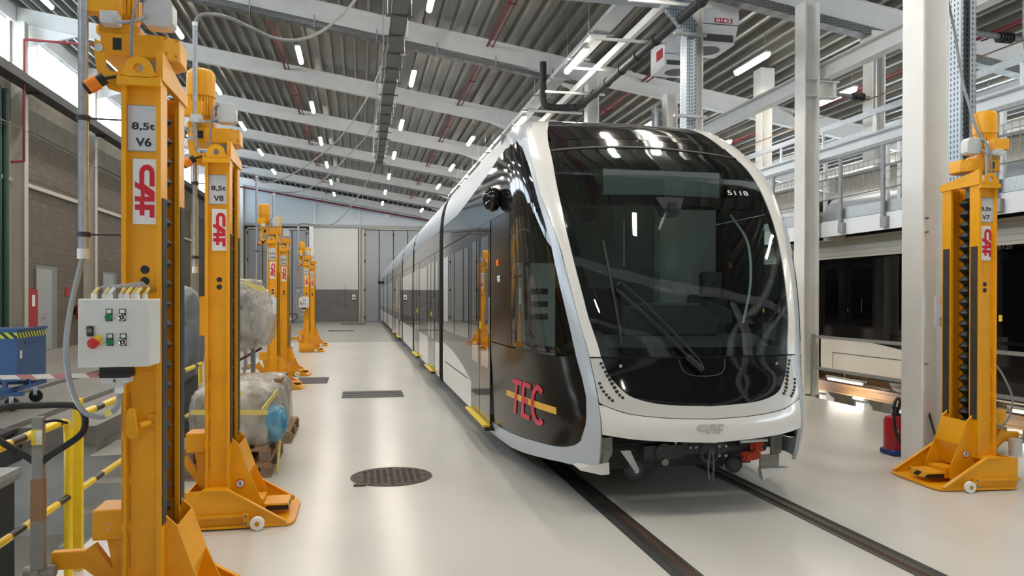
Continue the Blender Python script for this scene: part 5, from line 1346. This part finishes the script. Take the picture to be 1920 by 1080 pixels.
        t_.lathe([(.015, -.17), (.06, -.15), (.092, -.09), (.10, -.02), (.085, .04), (.05, .075), (.0, .085)], (q[0]+sg*.085, q[1]-.02, 2.80), n=20); md = t_.build('mirror_pod', 'tram_black', T)
        MB().box(min(q[0], q[0]+sg*.06), max(q[0], q[0]+sg*.06), q[1]-.02, q[1]+.12, 2.75, 2.87).build('pod_arm', 'tram_black', md, smooth=True, bevel=.02)
        t_ = MB(); t_.cyl((q[0]+sg*.085, q[1]-.02, 2.775), (q[0]+sg*.085, q[1]-.02, 2.782), .1015, 20); t_.build('pod_ring', 'chrome', md)
        q = S(sg*pinv(7.70, 2.11), 2.11); MB().cbox(q[0], q[1], 2.11, .03, .08, .065).build('marker_lamp', 'orange', dp, bevel=.006)
        V = [(tuple(((a_-1.55)*.060, (c_-.36)*.055) for a_, c_ in pl), [tuple(range(len(pl)))]) for pl in caf_polys()]
        map_polys('maker_mark', V, pinv(7.66, 1.94), 1.94, sg, 'logo_white', dp, off=.004, flip=flip)
    # number on the windscreen
    map_text('fleet_number', NUM[0], .045, .625, 2.725, 1, 'logo_white', ws, width=.19, bold=.0, off=.006)
    # wiper
    def on(p, z, o=.03): q = S(p, z); return (q[0], q[1]-o, q[2])
    wi = MB().tube([on(-.065, 1.176), on(-.12, 1.253, .04), on(-.36, 1.53, .05), on(-.612, 1.818, .05)], .011, 8, 5).build('wiper_arm', 'black', T)
    MB().tube([on(-.02, 1.19), on(-.06, 1.26, .04), on(-.30, 1.55, .05), on(-.538, 1.849, .045), on(-.60, 1.85, .045)], .009, 8, 5).build('wiper_rod', 'black', wi)
    MB().tube([on(-.613, 2.231, .012), on(-.62, 2.0, .014), on(-.635, 1.75, .016), on(-.645, 1.55, .014), on(-.657, 1.358, .012)], .010, 8, 4).build('wiper_blade', 'rubber', wi)
    MB().beam(on(-.02, 1.16, .02), on(-.14, 1.27, .03), .07, .05).build('wiper_base', 'black', wi, bevel=.01)
    return T

def tram_inside(T):
    # cab floor, bulkhead, desk, seat, screens
    b = MB(); b.box(XC-1.22, XC+1.22, 6.6, 13.0, .9, .95); b.box(XC-.8, XC+.8, 6.0, 6.6, .9, .95); b.build('cab_floor', 'cab_dark', T, smooth=False)
    bh = MB().box(XC-1.24, XC+.55, 7.95, 8.0, .95, 3.5).build('bulkhead', 'cab_grey', T, smooth=False)
    MB().box(XC+.55, XC+1.26, 7.95, 8.0, .95, 2.75).build('bulkhead_panel', 'cab_light', bh, smooth=False)
    MB().box(XC+.50, XC+.56, 7.90, 7.95, .95, 3.3).build('door_jamb', 'cab_panel', bh, smooth=False)
    MB().box(XC+.14, XC+.155, 7.93, 7.95, 2.1, 2.62).build('bulkhead_seam', 'cab_light', bh, smooth=False)
    MB().box(XC-.75, XC+.1, 7.90, 7.95, 1.0, 1.85).build('bulkhead_cupboard', 'cab_dark', bh, smooth=False)
    MB().box(XC-1.24, XC+1.24, 7.0, 7.95, 3.0, 3.04).build('cab_ceiling', 'cab_panel', T, smooth=False)
    b = MB(); b.prism([(5.95, .95), (6.85, .95), (6.85, 1.30), (6.35, 1.42), (5.95, 1.27)], XC-.85, XC+.85, 'yz'); dk = b.build('driver_desk', 'cab_dark', T, bevel=.02)
    b = MB(); b.prism([(XC-.46, 1.40), (XC-.42, 1.66), (XC-.30, 1.70), (XC+.28, 1.70), (XC+.46, 1.52), (XC+.46, 1.40)], 6.30, 6.42); b.build('instrument_hood', 'cab_dark', dk, bevel=.02)
    b = MB(); b.prism([(XC+.50, 1.60), (XC+.54, 1.71), (XC+.80, 1.63), (XC+.82, 1.50), (XC+.60, 1.48)], 6.70, 6.76); b.build('monitor', 'cab_dark', dk, bevel=.01)
    b = MB(); b.cyl((XC+.68, 6.73, 1.35), (XC+.68, 6.73, 1.52), .02, 10); b.build('monitor_arm', 'cab_dark', dk)
    st = MB().box(XC+.62, XC+1.08, 6.85, 7.35, 1.12, 1.24).build('driver_seat', 'seat', T, bevel=.04)
    MB().box(XC+.64, XC+1.06, 7.27, 7.40, 1.20, 1.78).build('backrest', 'seat', st, bevel=.04)
    MB().box(XC+.74, XC+.96, 7.20, 7.31, 1.76, 2.02).build('headrest', 'seat', st, bevel=.03)
    MB().cyl((XC+.85, 7.1, .95), (XC+.85, 7.1, 1.12), .09, 14).build('seat_post', 'cab_dark', st)
    b = MB(); b.box(1.56, 1.98, 7.50, 7.85, .95, 2.10); cb = b.build('side_cabinet', 'cab_light', T, smooth=False)
    b = MB()
    for k in range(3): b.box(1.72, 1.90, 7.485, 7.50, 1.78-k*.13, 1.84-k*.13)
    b.build('vent', 'cab_dark', cb, smooth=False)
    b = MB(); b.lathe([(.0, -.01), (.12, -.008), (.13, 0), (.12, .008), (0, .01)], (0, 0, 0), n=20, axis='y')
    o = b.build('sun_visor', 'cab_dark', T, loc=(XC-.70, 6.75, 2.52)); o.scale = (1.0, 1, .5)
    MB().tube([(XC+.95, 6.75, 1.5), (XC+1.0, 6.7, 1.9), (XC+1.05, 6.85, 2.3), (XC+1.0, 7.1, 2.6)], .012, 8).build('grab_rail', 'cab_light', T)

def tram_front_gear(T):
    b = MB(); b.box(1.95, 3.55, 6.35, 7.6, .22, .9); b.box(2.05, 3.4, 6.2, 6.36, .30, .52); b.build('underframe', 'under_grey', T, smooth=False)
    # coupler
    cp = MB().cyl((2.05, 5.95, .47), (3.45, 5.95, .47), .055, 14).build('coupler_beam', 'under_grey', T)
    b = MB(); b.box(2.28, 2.62, 5.78, 5.90, .42, .53); b.cyl((2.45, 5.76, .475), (2.45, 5.92, .475), .075, 16); b.box(2.62, 3.02, 5.82, 5.92, .44, .55); b.cyl((2.3, 5.84, .56), (3.3, 5.84, .56), .018, 8); b.build('coupler_head', 'under_grey', cp)
    b = MB(); b.cyl((2.45, 5.74, .40), (2.45, 5.80, .40), .030, 12); b.build('coupler_pin', 'grease', cp)
    b = MB(); b.cyl((2.05, 5.8, .55), (2.5, 5.82, .565), .014, 8); b.cyl((2.9, 5.8, .545), (3.2, 5.85, .54), .012, 8); b.cyl((3.15, 5.85, .50), (3.45, 5.9, .52), .016, 8); b.build('hose', 'black', cp)
    b = MB()
    for (xx, yy, zz) in ((2.70, 5.80, .50), (2.75, 5.80, .50), (2.96, 5.80, .50), (3.02, 5.80, .50), (2.96, 5.80, .42), (3.02, 5.80, .42), (2.55, 5.76, .55)): b.cyl((xx, yy, zz), (xx, yy+.03, zz), .011, 8)
    b.build('bolt', 'galv', cp)
    b = MB(); b.cyl((3.16, 5.82, .53), (3.42, 5.84, .53), .013, 10); b.build('gas_strut', 'plastic_white', cp)
    for (cx, cy, cz, r) in ((2.20, 5.80, .335, .082), (3.15, 5.92, .32, .075)):
        b = MB(); b.lathe([(.03, -.022), (r*.72, -.022), (r, -.014), (r, .014), (r*.72, .022), (.03, .022)], (cx, cy, cz), n=26, axis='y'); wl = b.build('support_wheel', 'rubber', T)
        b = MB(); b.lathe([(.012, -.026), (r*.66, -.024), (r*.66, .024), (.012, .026)], (cx, cy, cz), n=22, axis='y'); b.build('wheel_disc', 'under_grey', wl)
    b = MB(); b.prism([(2.07, .505), (2.155, .505), (2.232, .345), (2.225, .318), (2.195, .318), (2.185, .345)], 5.762, 5.768); b.cyl((2.21, 5.775, .335), (2.21, 5.75, .335), .016, 12); b.build('wheel_fork', 'galv', T, smooth=False)
    for xx in (2.36, 3.02): MB().box(xx-.075, xx+.075, 6.0, 6.02, .28, .40).build('rubber_flap', 'cab_dark', T, smooth=False)
    # end brackets
    b = MB(); b.prism([(1.90, .60), (2.03, .60), (2.03, .47), (1.99, .40), (1.87, .40), (1.90, .50)], 5.84, 5.86); b.cyl((1.95, 5.84, .44), (1.95, 5.825, .44), .02, 12); b.cyl((1.98, 5.84, .56), (1.98, 5.835, .56), .012, 10); b.build('bumper_bracket', 'under_light', T, smooth=False)
    b = MB(); b.prism([(1.70, .39), (1.96, .425), (1.965, .33), (1.90, .325), (1.72, .37)], 5.72, 5.88); b.build('corner_flap', 'tram_white', T, smooth=False)
    b = MB(); b.prism([(3.60, .60), (3.72, .62), (3.70, .36), (3.60, .34)], 6.08, 6.10); b.prism([(3.42, .38), (3.60, .38), (3.60, .24), (3.42, .24)], 5.95, 5.97); b.build('bumper_bracket', 'under_light', T, smooth=False)
    b = MB(); b.prism([(3.40, .27), (3.66, .27), (3.50, .22), (3.42, .17)], 5.90, 5.96); b.build('corner_flap', 'tram_white', T, smooth=False)
    # red towing strap
    blob((3.335, 5.86, .485), (.055, .035, .065), 5, .9, .22, n=24, m=14, m_='red_cloth', name='red_strap', parent=T)
    blob((3.27, 5.86, .40), (.085, .035, .045), 9, .9, .22, n=24, m=14, m_='red_cloth', name='red_strap', parent=T)
    MB().tube([(2.02, 5.88, .60), (2.01, 5.87, .50), (1.985, 5.88, .42)], .012, 8).build('red_hose', 'red_cloth', T)
    # chain: links, and ring
    b = MB(); n = 9
    for k in range(n):
        for xo, yo in ((-.012-.02*math.sin(k/n*3.1), 0), (.014+.012*math.sin(k/n*3.1), .02)):
            z = .50-k*.028
            if k % 2: b.tube([(2.80+xo-.006, 5.62+yo, z), (2.80+xo, 5.62+yo, z+.02), (2.80+xo+.006, 5.62+yo, z), (2.80+xo, 5.62+yo, z-.02)], .0028, 5, 3, closed=True)
            else: b.tube([(2.80+xo, 5.614+yo, z), (2.80+xo, 5.62+yo, z+.02), (2.80+xo, 5.626+yo, z), (2.80+xo, 5.62+yo, z-.02)], .0028, 5, 3, closed=True)
    b.build('chain', 'grease', T)
    b = MB(); b.tube([(2.80+.075*math.cos(a), 5.66, .49+.085*math.sin(a)) for a in [k*math.pi/6 for k in range(12)]], .014, 8, 3, closed=True); b.cyl((2.86, 5.66, .57), (2.90, 5.9, .60), .03, 10); b.build('tow_eye', 'under_grey', T)

def side_pt(Y, z, sg, o=0.0): return (XC+sg*(1.325*hF(z)+o), Y, z)
def spanel(Y0, Y1, z0, z1, name, m, parent, sg, o=0.0, nz=6, solid=.012, f0=None, f1=None, ny=1):
    """panel of the straight side between Y0..Y1; f0/f1 give lower/upper edge by Y"""
    P = []
    for i in range(ny+1):
        Y = Y0+(Y1-Y0)*i/ny; a = f0(Y) if f0 else z0; c = f1(Y) if f1 else z1
        for j in range(nz+1): P.append(side_pt(Y, a+(c-a)*j/nz, sg, o))
    F = [(i*(nz+1)+j, (i+1)*(nz+1)+j, (i+1)*(nz+1)+j+1, i*(nz+1)+j+1) for i in range(ny) for j in range(nz)]
    me = bpy.data.meshes.new(name); me.from_pydata(P, [], F); me.update(); me.materials.append(MT[m]); me.shade_smooth()
    if me.polygons[0].normal.x*sg < 0: me.flip_normals()
    ob = bpy.data.objects.new(name, me); col.objects.link(ob); ob.parent = parent
    if solid:
        md = ob.modifiers.new('thickness', 'SOLIDIFY'); md.thickness = solid; md.offset = -1
        es = ob.modifiers.new('split', 'EDGE_SPLIT'); es.split_angle = R(40)
    return ob
def tram_door(T, Y0, Y1, sg, first=False):
    Ym = (Y0+Y1)/2
    for k, (a, c) in enumerate(((Y0+.012, Ym-.012), (Ym+.012, Y1-.012))):
        d = spanel(a, c, .345, 2.595, 'door_leaf', 'tram_black', T, sg, o=.004, nz=8)
        spanel(a+.10, c-.10, .95, 2.45, 'door_window', 'tram_window', d, sg, o=.006, solid=0)
        if k == 0: spanel(a+.02, a+.05, 1.35, 1.75, 'grab_strip', 'logo_white', d, sg, o=.008, nz=1, solid=0)
        else: spanel(c-.08, c-.05, 2.25, 2.36, 'door_lock', 'seam', d, sg, o=.008, nz=1, solid=0)
    b = MB(); x = XC+sg*1.325; b.box(min(x, x+sg*.08), max(x, x+sg*.08), Y0, Y1, .315, .338); th = b.build('door_threshold', 'label_yellow', T, smooth=False); th['label'] = 'yellow door threshold'
    b = MB(); b.box(min(x-sg*.05, x+sg*.07), max(x-sg*.05, x+sg*.07), Y0-.05, Y1+.05, .28, .312); b.build('threshold_support', 'black', th, smooth=False)
    b = MB(); q = x+sg*.012; b.cbox(q, Ym-.09, 1.42, .01, .05, .09); b.build('door_button', 'label_yellow', T, smooth=False)
def tram_modules(T):
    br = [13.30, 20.3, 25.7, 33.2, 39.6, 46.0, 53.2]
    sw = pchip([8.14, 8.6, 9.62, 10.6, 11.6, 13.0], [.372, .45, .66, .82, .92, .98])
    for sg in (-1, 1):
        # rest of the cab module, behind the front door
        tram_door(T, 8.15, 9.60, sg, True)
        spanel(9.62, 12.98, 1, 2.595, 'window_band', 'tram_black', T, sg, f0=lambda Y: sw(Y)+.003, f1=lambda Y: 2.595, ny=14, nz=5)
        for (a, c) in ((9.85, 11.3), (11.42, 12.85)): spanel(a, c, 1.2, 2.42, 'saloon_window', 'tram_window', T, sg, o=.003, solid=0)
        wl = spanel(9.62, 12.98, .2, 1, 'lower_panel', 'tram_white', T, sg, f0=lambda Y: .30, f1=lambda Y: sw(Y)-.003, ny=14, nz=4)
        spanel(8.15, 9.61, .24, .30, 'sill_panel', 'tram_white', T, sg, nz=1)
        # hatch outline
        for (a, c, e, f_) in ((9.9, 12.6, .66, .672), (12.6, 12.61, .31, .67)): spanel(a, c, e, f_, 'hatch_seam', 'seam', wl, sg, o=.003, nz=1, solid=0)
        spanel(9.75, 12.98, 2.588, 2.60, 'drip_line', 'seam', T, sg, o=.006, nz=1, solid=.01)
    for i in range(len(br)-1):
        a, c = br[i]+.28, br[i+1]-.02
        L = c-a
        for sg in (-1, 1):
            doors = [(a+1.0, a+2.45), (c-2.2, c-.75)] if L > 6.5 and i != 5 else []
            if i == 0: doors = [(14.45, 15.9), (18.3, 19.75)]
            if i == 2: doors = [(27.0, 28.5), (30.5, 32.0)]
            segs = []; y = a
            for d in doors: segs.append((y, d[0]-.01)); tram_door(T, d[0], d[1], sg); y = d[1]+.01
            segs.append((y, c))
            for (u, v) in segs:
                spanel(u, v, .925, 2.595, 'window_band', 'tram_black', T, sg, nz=6)
                spanel(u+.2 if v-u > .8 else u+.05, v-.2 if v-u > .8 else v-.05, 1.2, 2.42, 'saloon_window', 'tram_window', T, sg, o=.003, solid=0)
                spanel(u, v, .30, .92, 'lower_panel', 'tram_white', T, sg, nz=4)
            spanel(a, c, 2.605, 2.955, 'cantrail', 'tram_black', T, sg, nz=3)
            spanel(a, c, 2.96, 3.70, 'roof_side', 'tram_roof', T, sg, nz=8)
        b = MB(); xx = 1.325*hF(3.70); b.box(XC-xx, XC+xx, a, c, 3.66, 3.70); b.box(XC-1.3, XC+1.3, a, c, .35, .4); b.build('roof', 'tram_roof', T, smooth=False)
    for i, y in enumerate(br):
        if i == len(br)-1: break
        b = MB(); P = []
        zs_ = [.26, .35, 1.0, 2.0, 2.6, 2.96, 3.2, 3.42, 3.55, 3.64]
        for yy, k in ((y-.30, .99), (y-.27, 1.002), (y+.25, 1.002), (y+.28, .99)):
            for z in zs_: P.append((XC-1.325*hF(z)*k, yy, z))
            for z in zs_[::-1]: P.append((XC+1.325*hF(z)*k, yy, z))
        n = 2*len(zs_); F = []
        for r_ in range(3):
            for q in range(n-1): F.append((r_*n+q, r_*n+q+1, (r_+1)*n+q+1, (r_+1)*n+q))
        b.poly(P, F); b.build('gangway_bellows', 'gaiter', T)
    # inside darkness: saloon floor, ceiling, seats rows suggested
    b = MB(); b.box(XC-1.25, XC+1.25, 13.0, 53, .85, .9); b.box(XC-1.2, XC+1.2, 8.05, 53, 2.75, 2.8); b.box(XC-.02, XC+.02, 8.1, 52, .9, 2.7); b.build('saloon', 'cab_dark', T, smooth=False)
    # rear end
    b = MB(); P = []; rows = []
    for k, (yy, f) in enumerate(((53.15, 1), (53.7, .96), (54.2, .82), (54.4, .5))):
        for z in (.3, 1.0, 2.0, 2.9, 3.5): P.append((XC-1.325*hF(z)*f, yy-(.25*max(0, z-1.0)*k/3), z))
        for z in (3.5, 2.9, 2.0, 1.0, .3): P.append((XC+1.325*hF(z)*f, yy-(.25*max(0, z-1.0)*k/3), z))
    F = []
    for r_ in range(3):
        for q in range(9): F.append((r_*10+q, r_*10+q+1, (r_+1)*10+q+1, (r_+1)*10+q))
    F.append(tuple(range(30, 40)))
    b.poly(P, F); b.build('rear_nose', 'tram_black', T)
    b = MB(); b.lathe([(.015, -.15), (.09, -.09), (.10, 0), (.05, .075)], (XC-1.44, 51.8, 2.8), n=14); b.build('mirror_pod', 'tram_black', T)
    # bogies: wheels and frames
    for yb in (10.6, 23.0, 36.3, 49.0):
        bo = MB().box(XC-1.05, XC+1.05, yb-1.35, yb+1.35, .22, .62).build('bogie_frame', 'under_grey', T, smooth=False)
        for yy in (yb-.9, yb+.9):
            for sg in (-1, 1):
                b = MB(); b.lathe([(.08, -.065), (.27, -.065), (.29, -.05), (.29, .04), (.31, .05), (.31, .065), (.08, .065)], (XC+.03+sg*.745, yy, .296), n=30, axis='x'); b.build('wheel', 'rail_steel', bo)
NUM = ['5118']
T1 = make_tram(); tram_inside(T1); tram_front_gear(T1); tram_modules(T1)
T1.location = (0, 0, 0)
tag(T1, 'long black and white tram standing on the embedded rails, number 5118', 'tram', 'trams in the depot')
# second tram: same kind, on the raised track
skip = ('fleet_number',)
def copy_tram(o, parent=None):
    c = o.copy(); col.objects.link(c); c.parent = parent
    for ch in list(o.children):
        if not ch.name.startswith(skip): copy_tram(ch, c)
    return c
T2 = copy_tram(T1); T2.location = (7.42, .15, .05)
tag(T2, 'second tram, black and white, standing over the pit below the walkway', 'tram', 'trams in the depot')
_ws = [c for c in T2.children if c.name.startswith('cantrail')][0]
map_text('fleet_number', '5120', .065, pinv(8.72, 2.42), 2.42, -1, 'logo_grey', T2, width=.24, bold=.01, off=.008, flip=-1)

# ================================================================ LEFT PIT, RAILING, BIN
def railing(y_a, y_b, lb, bend_end=True, posts=()):
    t = thing('pit_railing', lb, 'railing', (-1.76, 0, 0), group=None)
    r = .024
    if bend_end: top = [(0, y_a, .99), (0, y_b-.14, .99), (0, y_b-.03, .965), (0, y_b, .87), (0, y_b, .6), (0, y_b, .0)]
    else: top = [(0, y_a, .99), (0, y_b, .99)]
    MB().tube([(0, y_a, .99), (0, y_b-.14 if bend_end else y_b, .99)], r, 12, 1).build('top_rail', 'hazard_rail', t)
    if bend_end: MB().tube(top[1:], r+.001, 12, 5).build('end_post', 'rail_yellow', t)
    MB().tube([(0, y_a, .51), (0, y_b, .51)], r-.003, 12, 1).build('lower_rail', 'hazard_rail', t)
    for y in posts: MB().cyl((0, y, 0), (0, y, .99), r, 12).build('post', 'rail_yellow', t)
    return t
railing(1.2, 5.06, 'near yellow and black railing beside the pit, left of the nearest jack', True, (1.3, 3.0))
t = railing(5.24, 9.0, 'far yellow and black railing beside the pit, behind the nearest jack', False, (7.1, 8.95))
b = MB(); b.box(-.028, .028, 5.205, 5.245, 0, 1.08); b.cyl((-.028, 5.225, 1.08), (.028, 5.225, 1.08), .02, 14); b.build('end_post', 'rail_yellow', t, bevel=.006)

t = thing('pit_bench', 'dark workbench with pale top standing in the left pit', 'bench', (-4.1, 5.5, PIT))
MB().box(.02, 1.70, .03, .40, 0, 1.90).build('skirt', 'black', t, smooth=False)
MB().box(0, 1.73, 0, .43, 1.94, 1.98).build('bench_top', 'galv_dull', t, smooth=False)
MB().box(0, 1.73, 0, .43, 1.90, 1.94).build('top_edge', 'cable', t, smooth=False)
t = thing('pit_steps', 'grey concrete steps in the left pit below the floor edge', 'steps', (-3.45, 9.6, PIT))
for k in range(4): MB().box(0, 1.3, k*.35, 1.4+.8, k*.28, (k+1)*.28).build('step', 'concrete', t, smooth=False)
# tipping bin on castors
t = thing('tipping_bin', 'blue steel tipping bin on wheels at the far left behind the tape', 'bin', (-5.10, 12.62, 0), rz=R(3))
b = MB(); b.prism([(0, .46), (0, 1.24), (-1.35, 1.24), (-1.1, .46)], 0, 1.25)
b.build('tub', 'blue', t, smooth=False)
MB().box(-1.38, .02, -.02, .03, 1.22, 1.26).build('rim', 'blue', t, smooth=False); MB().box(-.03, .02, .03, 1.27, 1.22, 1.26).build('rim', 'blue', t, smooth=False)
MB().box(-1.34, .001, -.003, .0, 1.11, 1.20).build('hazard_band', 'hazard_bin_x', t, smooth=False); MB().box(0, .003, 0, 1.25, 1.11, 1.20).build('hazard_band', 'hazard_bin', t, smooth=False)
MB().box(-.42, -.27, -.02, 0, 1.03, 1.10).build('latch', 'black', t, smooth=False)
MB().box(0, .02, .3, 1.15, 1.03, 1.045).build('stiffener', 'blue', t, smooth=False)
MB().box(0.001, .004, .12, .2, .80, .92).build('sticker', 'paper', t, smooth=False)
b = MB(); b.box(-1.3, 0, 0, .08, .30, .36); b.box(-1.3, 0, 1.1, 1.18, .30, .36); b.box(-.08, 0, 0, 1.3, .30, .36); b.box(-1.3, -1.22, 0, 1.2, .30, .36); b.box(-.05, 0, .5, .56, .36, .60); b.box(-1.0, -.94, 0, .06, .36, .46); b.box(-.2, -.14, 0, .06, .36, .46); b.box(-1.35, .1, -.05, .02, .24, .30)
b.build('base_frame', 'blue', t, smooth=False)
for (x, y) in ((-.1, .1), (-1.2, .1), (-.1, 1.1), (-1.2, 1.1)):
    w_ = MB().lathe([(.02, -.025), (.10, -.025), (.105, 0), (.10, .025), (.02, .025)], (x, y, .106), n=20, axis='y').build('wheel', 'rubber', t)
    MB().box(x-.03, x+.03, y-.035, y+.035, .12, .30).build('fork', 'galv', w_, smooth=False)
# red and white barrier tape
b = MB(); P = []; n = 14
for k in range(n+1):
    f = k/n; x = -4.2+(3.10)*f; z = 1.375-.03*math.sin(math.pi*f); P += [(x, 4.6-.75*f, z-.011), (x, 4.6-.75*f+.002*math.sin(k), z+.011)]
b.poly(P, [(2*i, 2*i+2, 2*i+3, 2*i+1) for i in range(n)]); o = b.build('barrier_tape', 'tape_rw')
tag(o, 'red and white striped barrier tape stretched left from the nearest jack', 'tape')
# dark green vertical pipes at the left edge
for k, dy in enumerate((0, .35)):
    o = MB().cyl((-9.95+.0, 23.9-dy, 0), (-9.95, 23.9-dy, 7.7), .09 if k == 0 else .05, 10).build('down_pipe', 'pipe_green')
    tag(o, ['thick dark green down pipe by the column at the left edge', 'thin dark green down pipe by the column at the left edge'][k], 'pipe')
# switch boxes on the wall behind jack V8
t = thing('switch_box', 'pale switch box on the left wall, seen between two jacks', 'switch box', (XL, 38.5, 3.6))
MB().box(0.01, .25, -.3, .3, 0, 1.6).build('box', 'plastic_white', t, smooth=False)

# ================================================================ WRAPPED GOODS ON PALLETS
def pallet(loc, lb, w_=.80, l_=1.2, rz=0):
    t = thing('pallet', lb, 'pallet', loc, rz)
    for k in range(5): MB().box(-w_+k*(w_-.14)/4, -w_+.14+k*(w_-.14)/4-.02, 0, l_, .122, .144).build('deck_board', 'wood', t, smooth=False)
    for y in (0, l_/2-.05, l_-.1): MB().box(-w_, 0, y, y+.1, .100, .122).build('stringer_board', 'wood', t, smooth=False)
    for x in (-w_, -w_/2-.05, -.10):
        for y in (0, l_/2-.07, l_-.145): MB().box(x, x+.1, y, y+.145, .022, .100).build('block', 'wood_grey', t, smooth=False)
        MB().box(x, x+.1, 0, l_, 0, .022).build('bottom_board', 'wood', t, smooth=False)
    return t
pallet((-.84, 7.55, 0), 'lower wooden pallet of the near wrapped stack beside jack V8')
pallet((-.86, 7.60, .146), 'upper wooden pallet of the near wrapped stack beside jack V8')
t = thing('wrapped_goods', 'clear plastic wrapped parts with yellow tape and blue bag on the near pallets', 'wrapped goods', (-1.22, 8.15, .292))
blob((0, 0, .26), (.38, .53, .30), 3, .55, .05, m_='film_solid', name='inner_load', parent=t, flat=.002)
blob((0, 0, .28), (.44, .58, .34), 4, .6, .075, m_='film', name='film', parent=t, flat=.0)
blob((.30, -.32, .20), (.20, .17, .19), 8, .8, .10, m_='film_blue', name='blue_bag', parent=t)
blob((.30, .05, .10), (.14, .3, .16), 11, .8, .10, m_='film', name='film_fold', parent=t, flat=.002)
for (a, c) in (((-.35, -.60, .36), (.35, -.61, .34)), ((.1, -.60, .55), (.02, -.62, .36)), ((.46, -.3, .30), (.42, -.45, -.28)), ((.30, -.60, .36), (.42, -.35, .52))):
    MB().beam(a, c, .01, .045).build('tape', 'tape_yellow', t, smooth=False)
pallet((-.80, 9.25, 0), 'wooden pallet of the far wrapped stack behind the blue bag', .8, 1.2)
t = thing('carton_stack', 'brown strapped cartons in torn film on the far pallet', 'carton', (-.90, 9.35, .146))
MB().box(-.60, 0, 0, .9, 0, .38).build('carton', 'kraft', t, smooth=False); MB().box(-.60, -.02, .0, .85, .385, .62).build('carton', 'kraft', t, smooth=False)
blob((-.28, .42, .28), (.34, .5, .36), 21, .5, .05, m_='film', name='film', parent=t, flat=.0)
MB().box(-.008, .003, .25, .45, .05, .3).build('label_sheet', 'paper', t, smooth=False)
# tall machine under film behind jack V8
t = thing('covered_machine', 'tall machine under translucent plastic film behind jack V8', 'machine', (-1.66, 10.9, 0))
for xx in (-.22, .16): MB().box(xx, xx+.06, .1, .16, 0, 1.15).build('stand_leg', 'galv_dull', t, smooth=False)
MB().box(-.28, .26, .0, .3, 1.13, 1.17).build('stand_plate', 'galv_dull', t, smooth=False)
blob((-.06, .1, 1.52), (.26, .26, .28), 31, .45, .03, m_='duct_dark', name='dark_body', parent=t)
blob((.04, .0, 1.52), (.40, .38, .38), 33, .6, .07, m_='film', name='film', parent=t)
blob((.30, -.12, 1.38), (.20, .22, .32), 35, .7, .11, m_='film', name='film_fold', parent=t)
blob((-.05, -.1, 1.28), (.34, .28, .28), 36, .7, .11, m_='film', name='film_fold', parent=t)
blob((.02, -.05, 1.90), (.34, .26, .10), 37, .8, .16, m_='film', name='film_top', parent=t)
MB().beam((.1, -.30, 1.95), (.40, -.28, 1.84), .01, .06).build('tape', 'tape_yellow', t, smooth=False)
t = thing('covered_gear', 'grey tarpaulin covered gear between jacks V6 and V8', 'covered gear', (-2.22, 10.0, 0))
MB().box(-.18, .22, -.1, .3, 0, .75).build('stand', 'concrete_dark', t, smooth=False)
b = MB(); b.prism([(-.26, .85), (-.20, 1.5), (-.02, 1.80), (.18, 1.84), (.24, 1.3), (.20, .70), (-.12, .62)], -.15, .3); tp = b.build('tarpaulin', 'grey_tarp', t, bevel=.12)
blob((.0, .06, 1.25), (.27, .28, .62), 41, .65, .06, m_='grey_tarp', name='tarpaulin_fold', parent=t)
MB().box(.02, .12, -.26, -.25, 1.38, 1.45).build('label_sheet', 'paper', t, smooth=False)
t = thing('hand_truck', 'thin brown steel frame handle leaning behind the plastic film', 'trolley', (-1.55, 11.8, 0))
MB().tube([(-.50, 0, .0), (-.50, 0, .55), (-.46, 0, .66), (.10, .0, .98)], .02, 8, 3).build('frame', 'rail_rust', t)
MB().tube([(-.62, .1, 0), (-.50, 0, .12)], .02, 8, 1).build('foot', 'galv_dull', t)

# ================================================================ RIGHT SIDE SMALL THINGS
t = thing('floor_extinguisher', 'red extinguisher with blue base and black hose beside the broad column', 'fire extinguisher', (5.66, 7.35, 0))
MB().box(.105, .355, -.12, .12, 0, .07).build('base', 'tank_blue', t, bevel=.02)
MB().lathe([(.125, .06), (.130, .08), (.130, .38), (.115, .42), (.05, .435)], (.23, 0, 0), n=26).build('tank', 'ext_red', t)
MB().lathe([(.05, .43), (.05, .455), (.03, .46), (.03, .50), (.045, .51), (.045, .53), (.02, .535)], (.23, 0, 0), n=16).build('valve', 'black', t)
MB().tube([(.23, -.03, .50), (.23, -.06, .60), (.18, -.08, .635), (.13, -.10, .58), (.11, -.12, .40), (.12, -.14, .26), (.18, -.15, .16), (.27, -.14, .12), (.33, -.12, .07)], .016, 8).build('hose', 'black', t)
MB().beam((.22, -.15, .19), (.32, -.145, .10), .012, .018).build('nozzle', 'tape_yellow', t, smooth=False)
MB().box(.115, .16, -.125, -.118, .26, .29).build('label_sheet', 'paper', t, smooth=False)
for k, (pts, lb) in enumerate([([(6.12, 7.2, 1.3), (6.08, 7.2, .9), (5.95, 6.9, .45), (5.87, 6.65, .12), (5.86, 6.6, .015), (6.1, 6.3, .015)], 'thin black cable hanging behind jack V7 to the floor'),
                               ([(6.25, 7.2, 1.2), (6.2, 7.15, .8), (6.08, 6.95, .4), (5.98, 6.7, .10), (6.0, 6.6, .025), (6.2, 6.45, .025)], 'thick black cable hanging behind jack V7 to the floor')]):
    tag(MB().tube(pts, .012+.01*k, 8).build('floor_cable', 'black'), lb, 'cable')
o = MB().tube([(5.80, 5.95, 1.15), (5.86, 5.92, 1.05), (5.95, 5.9, .85), (5.95, 5.9, .70), (5.87, 5.9, .58), (5.80, 5.95, .55)], .010, 8).build('jack_cable', 'cable')
tag(o, 'grey cable hanging in an arc on the right side of jack V7', 'cable')
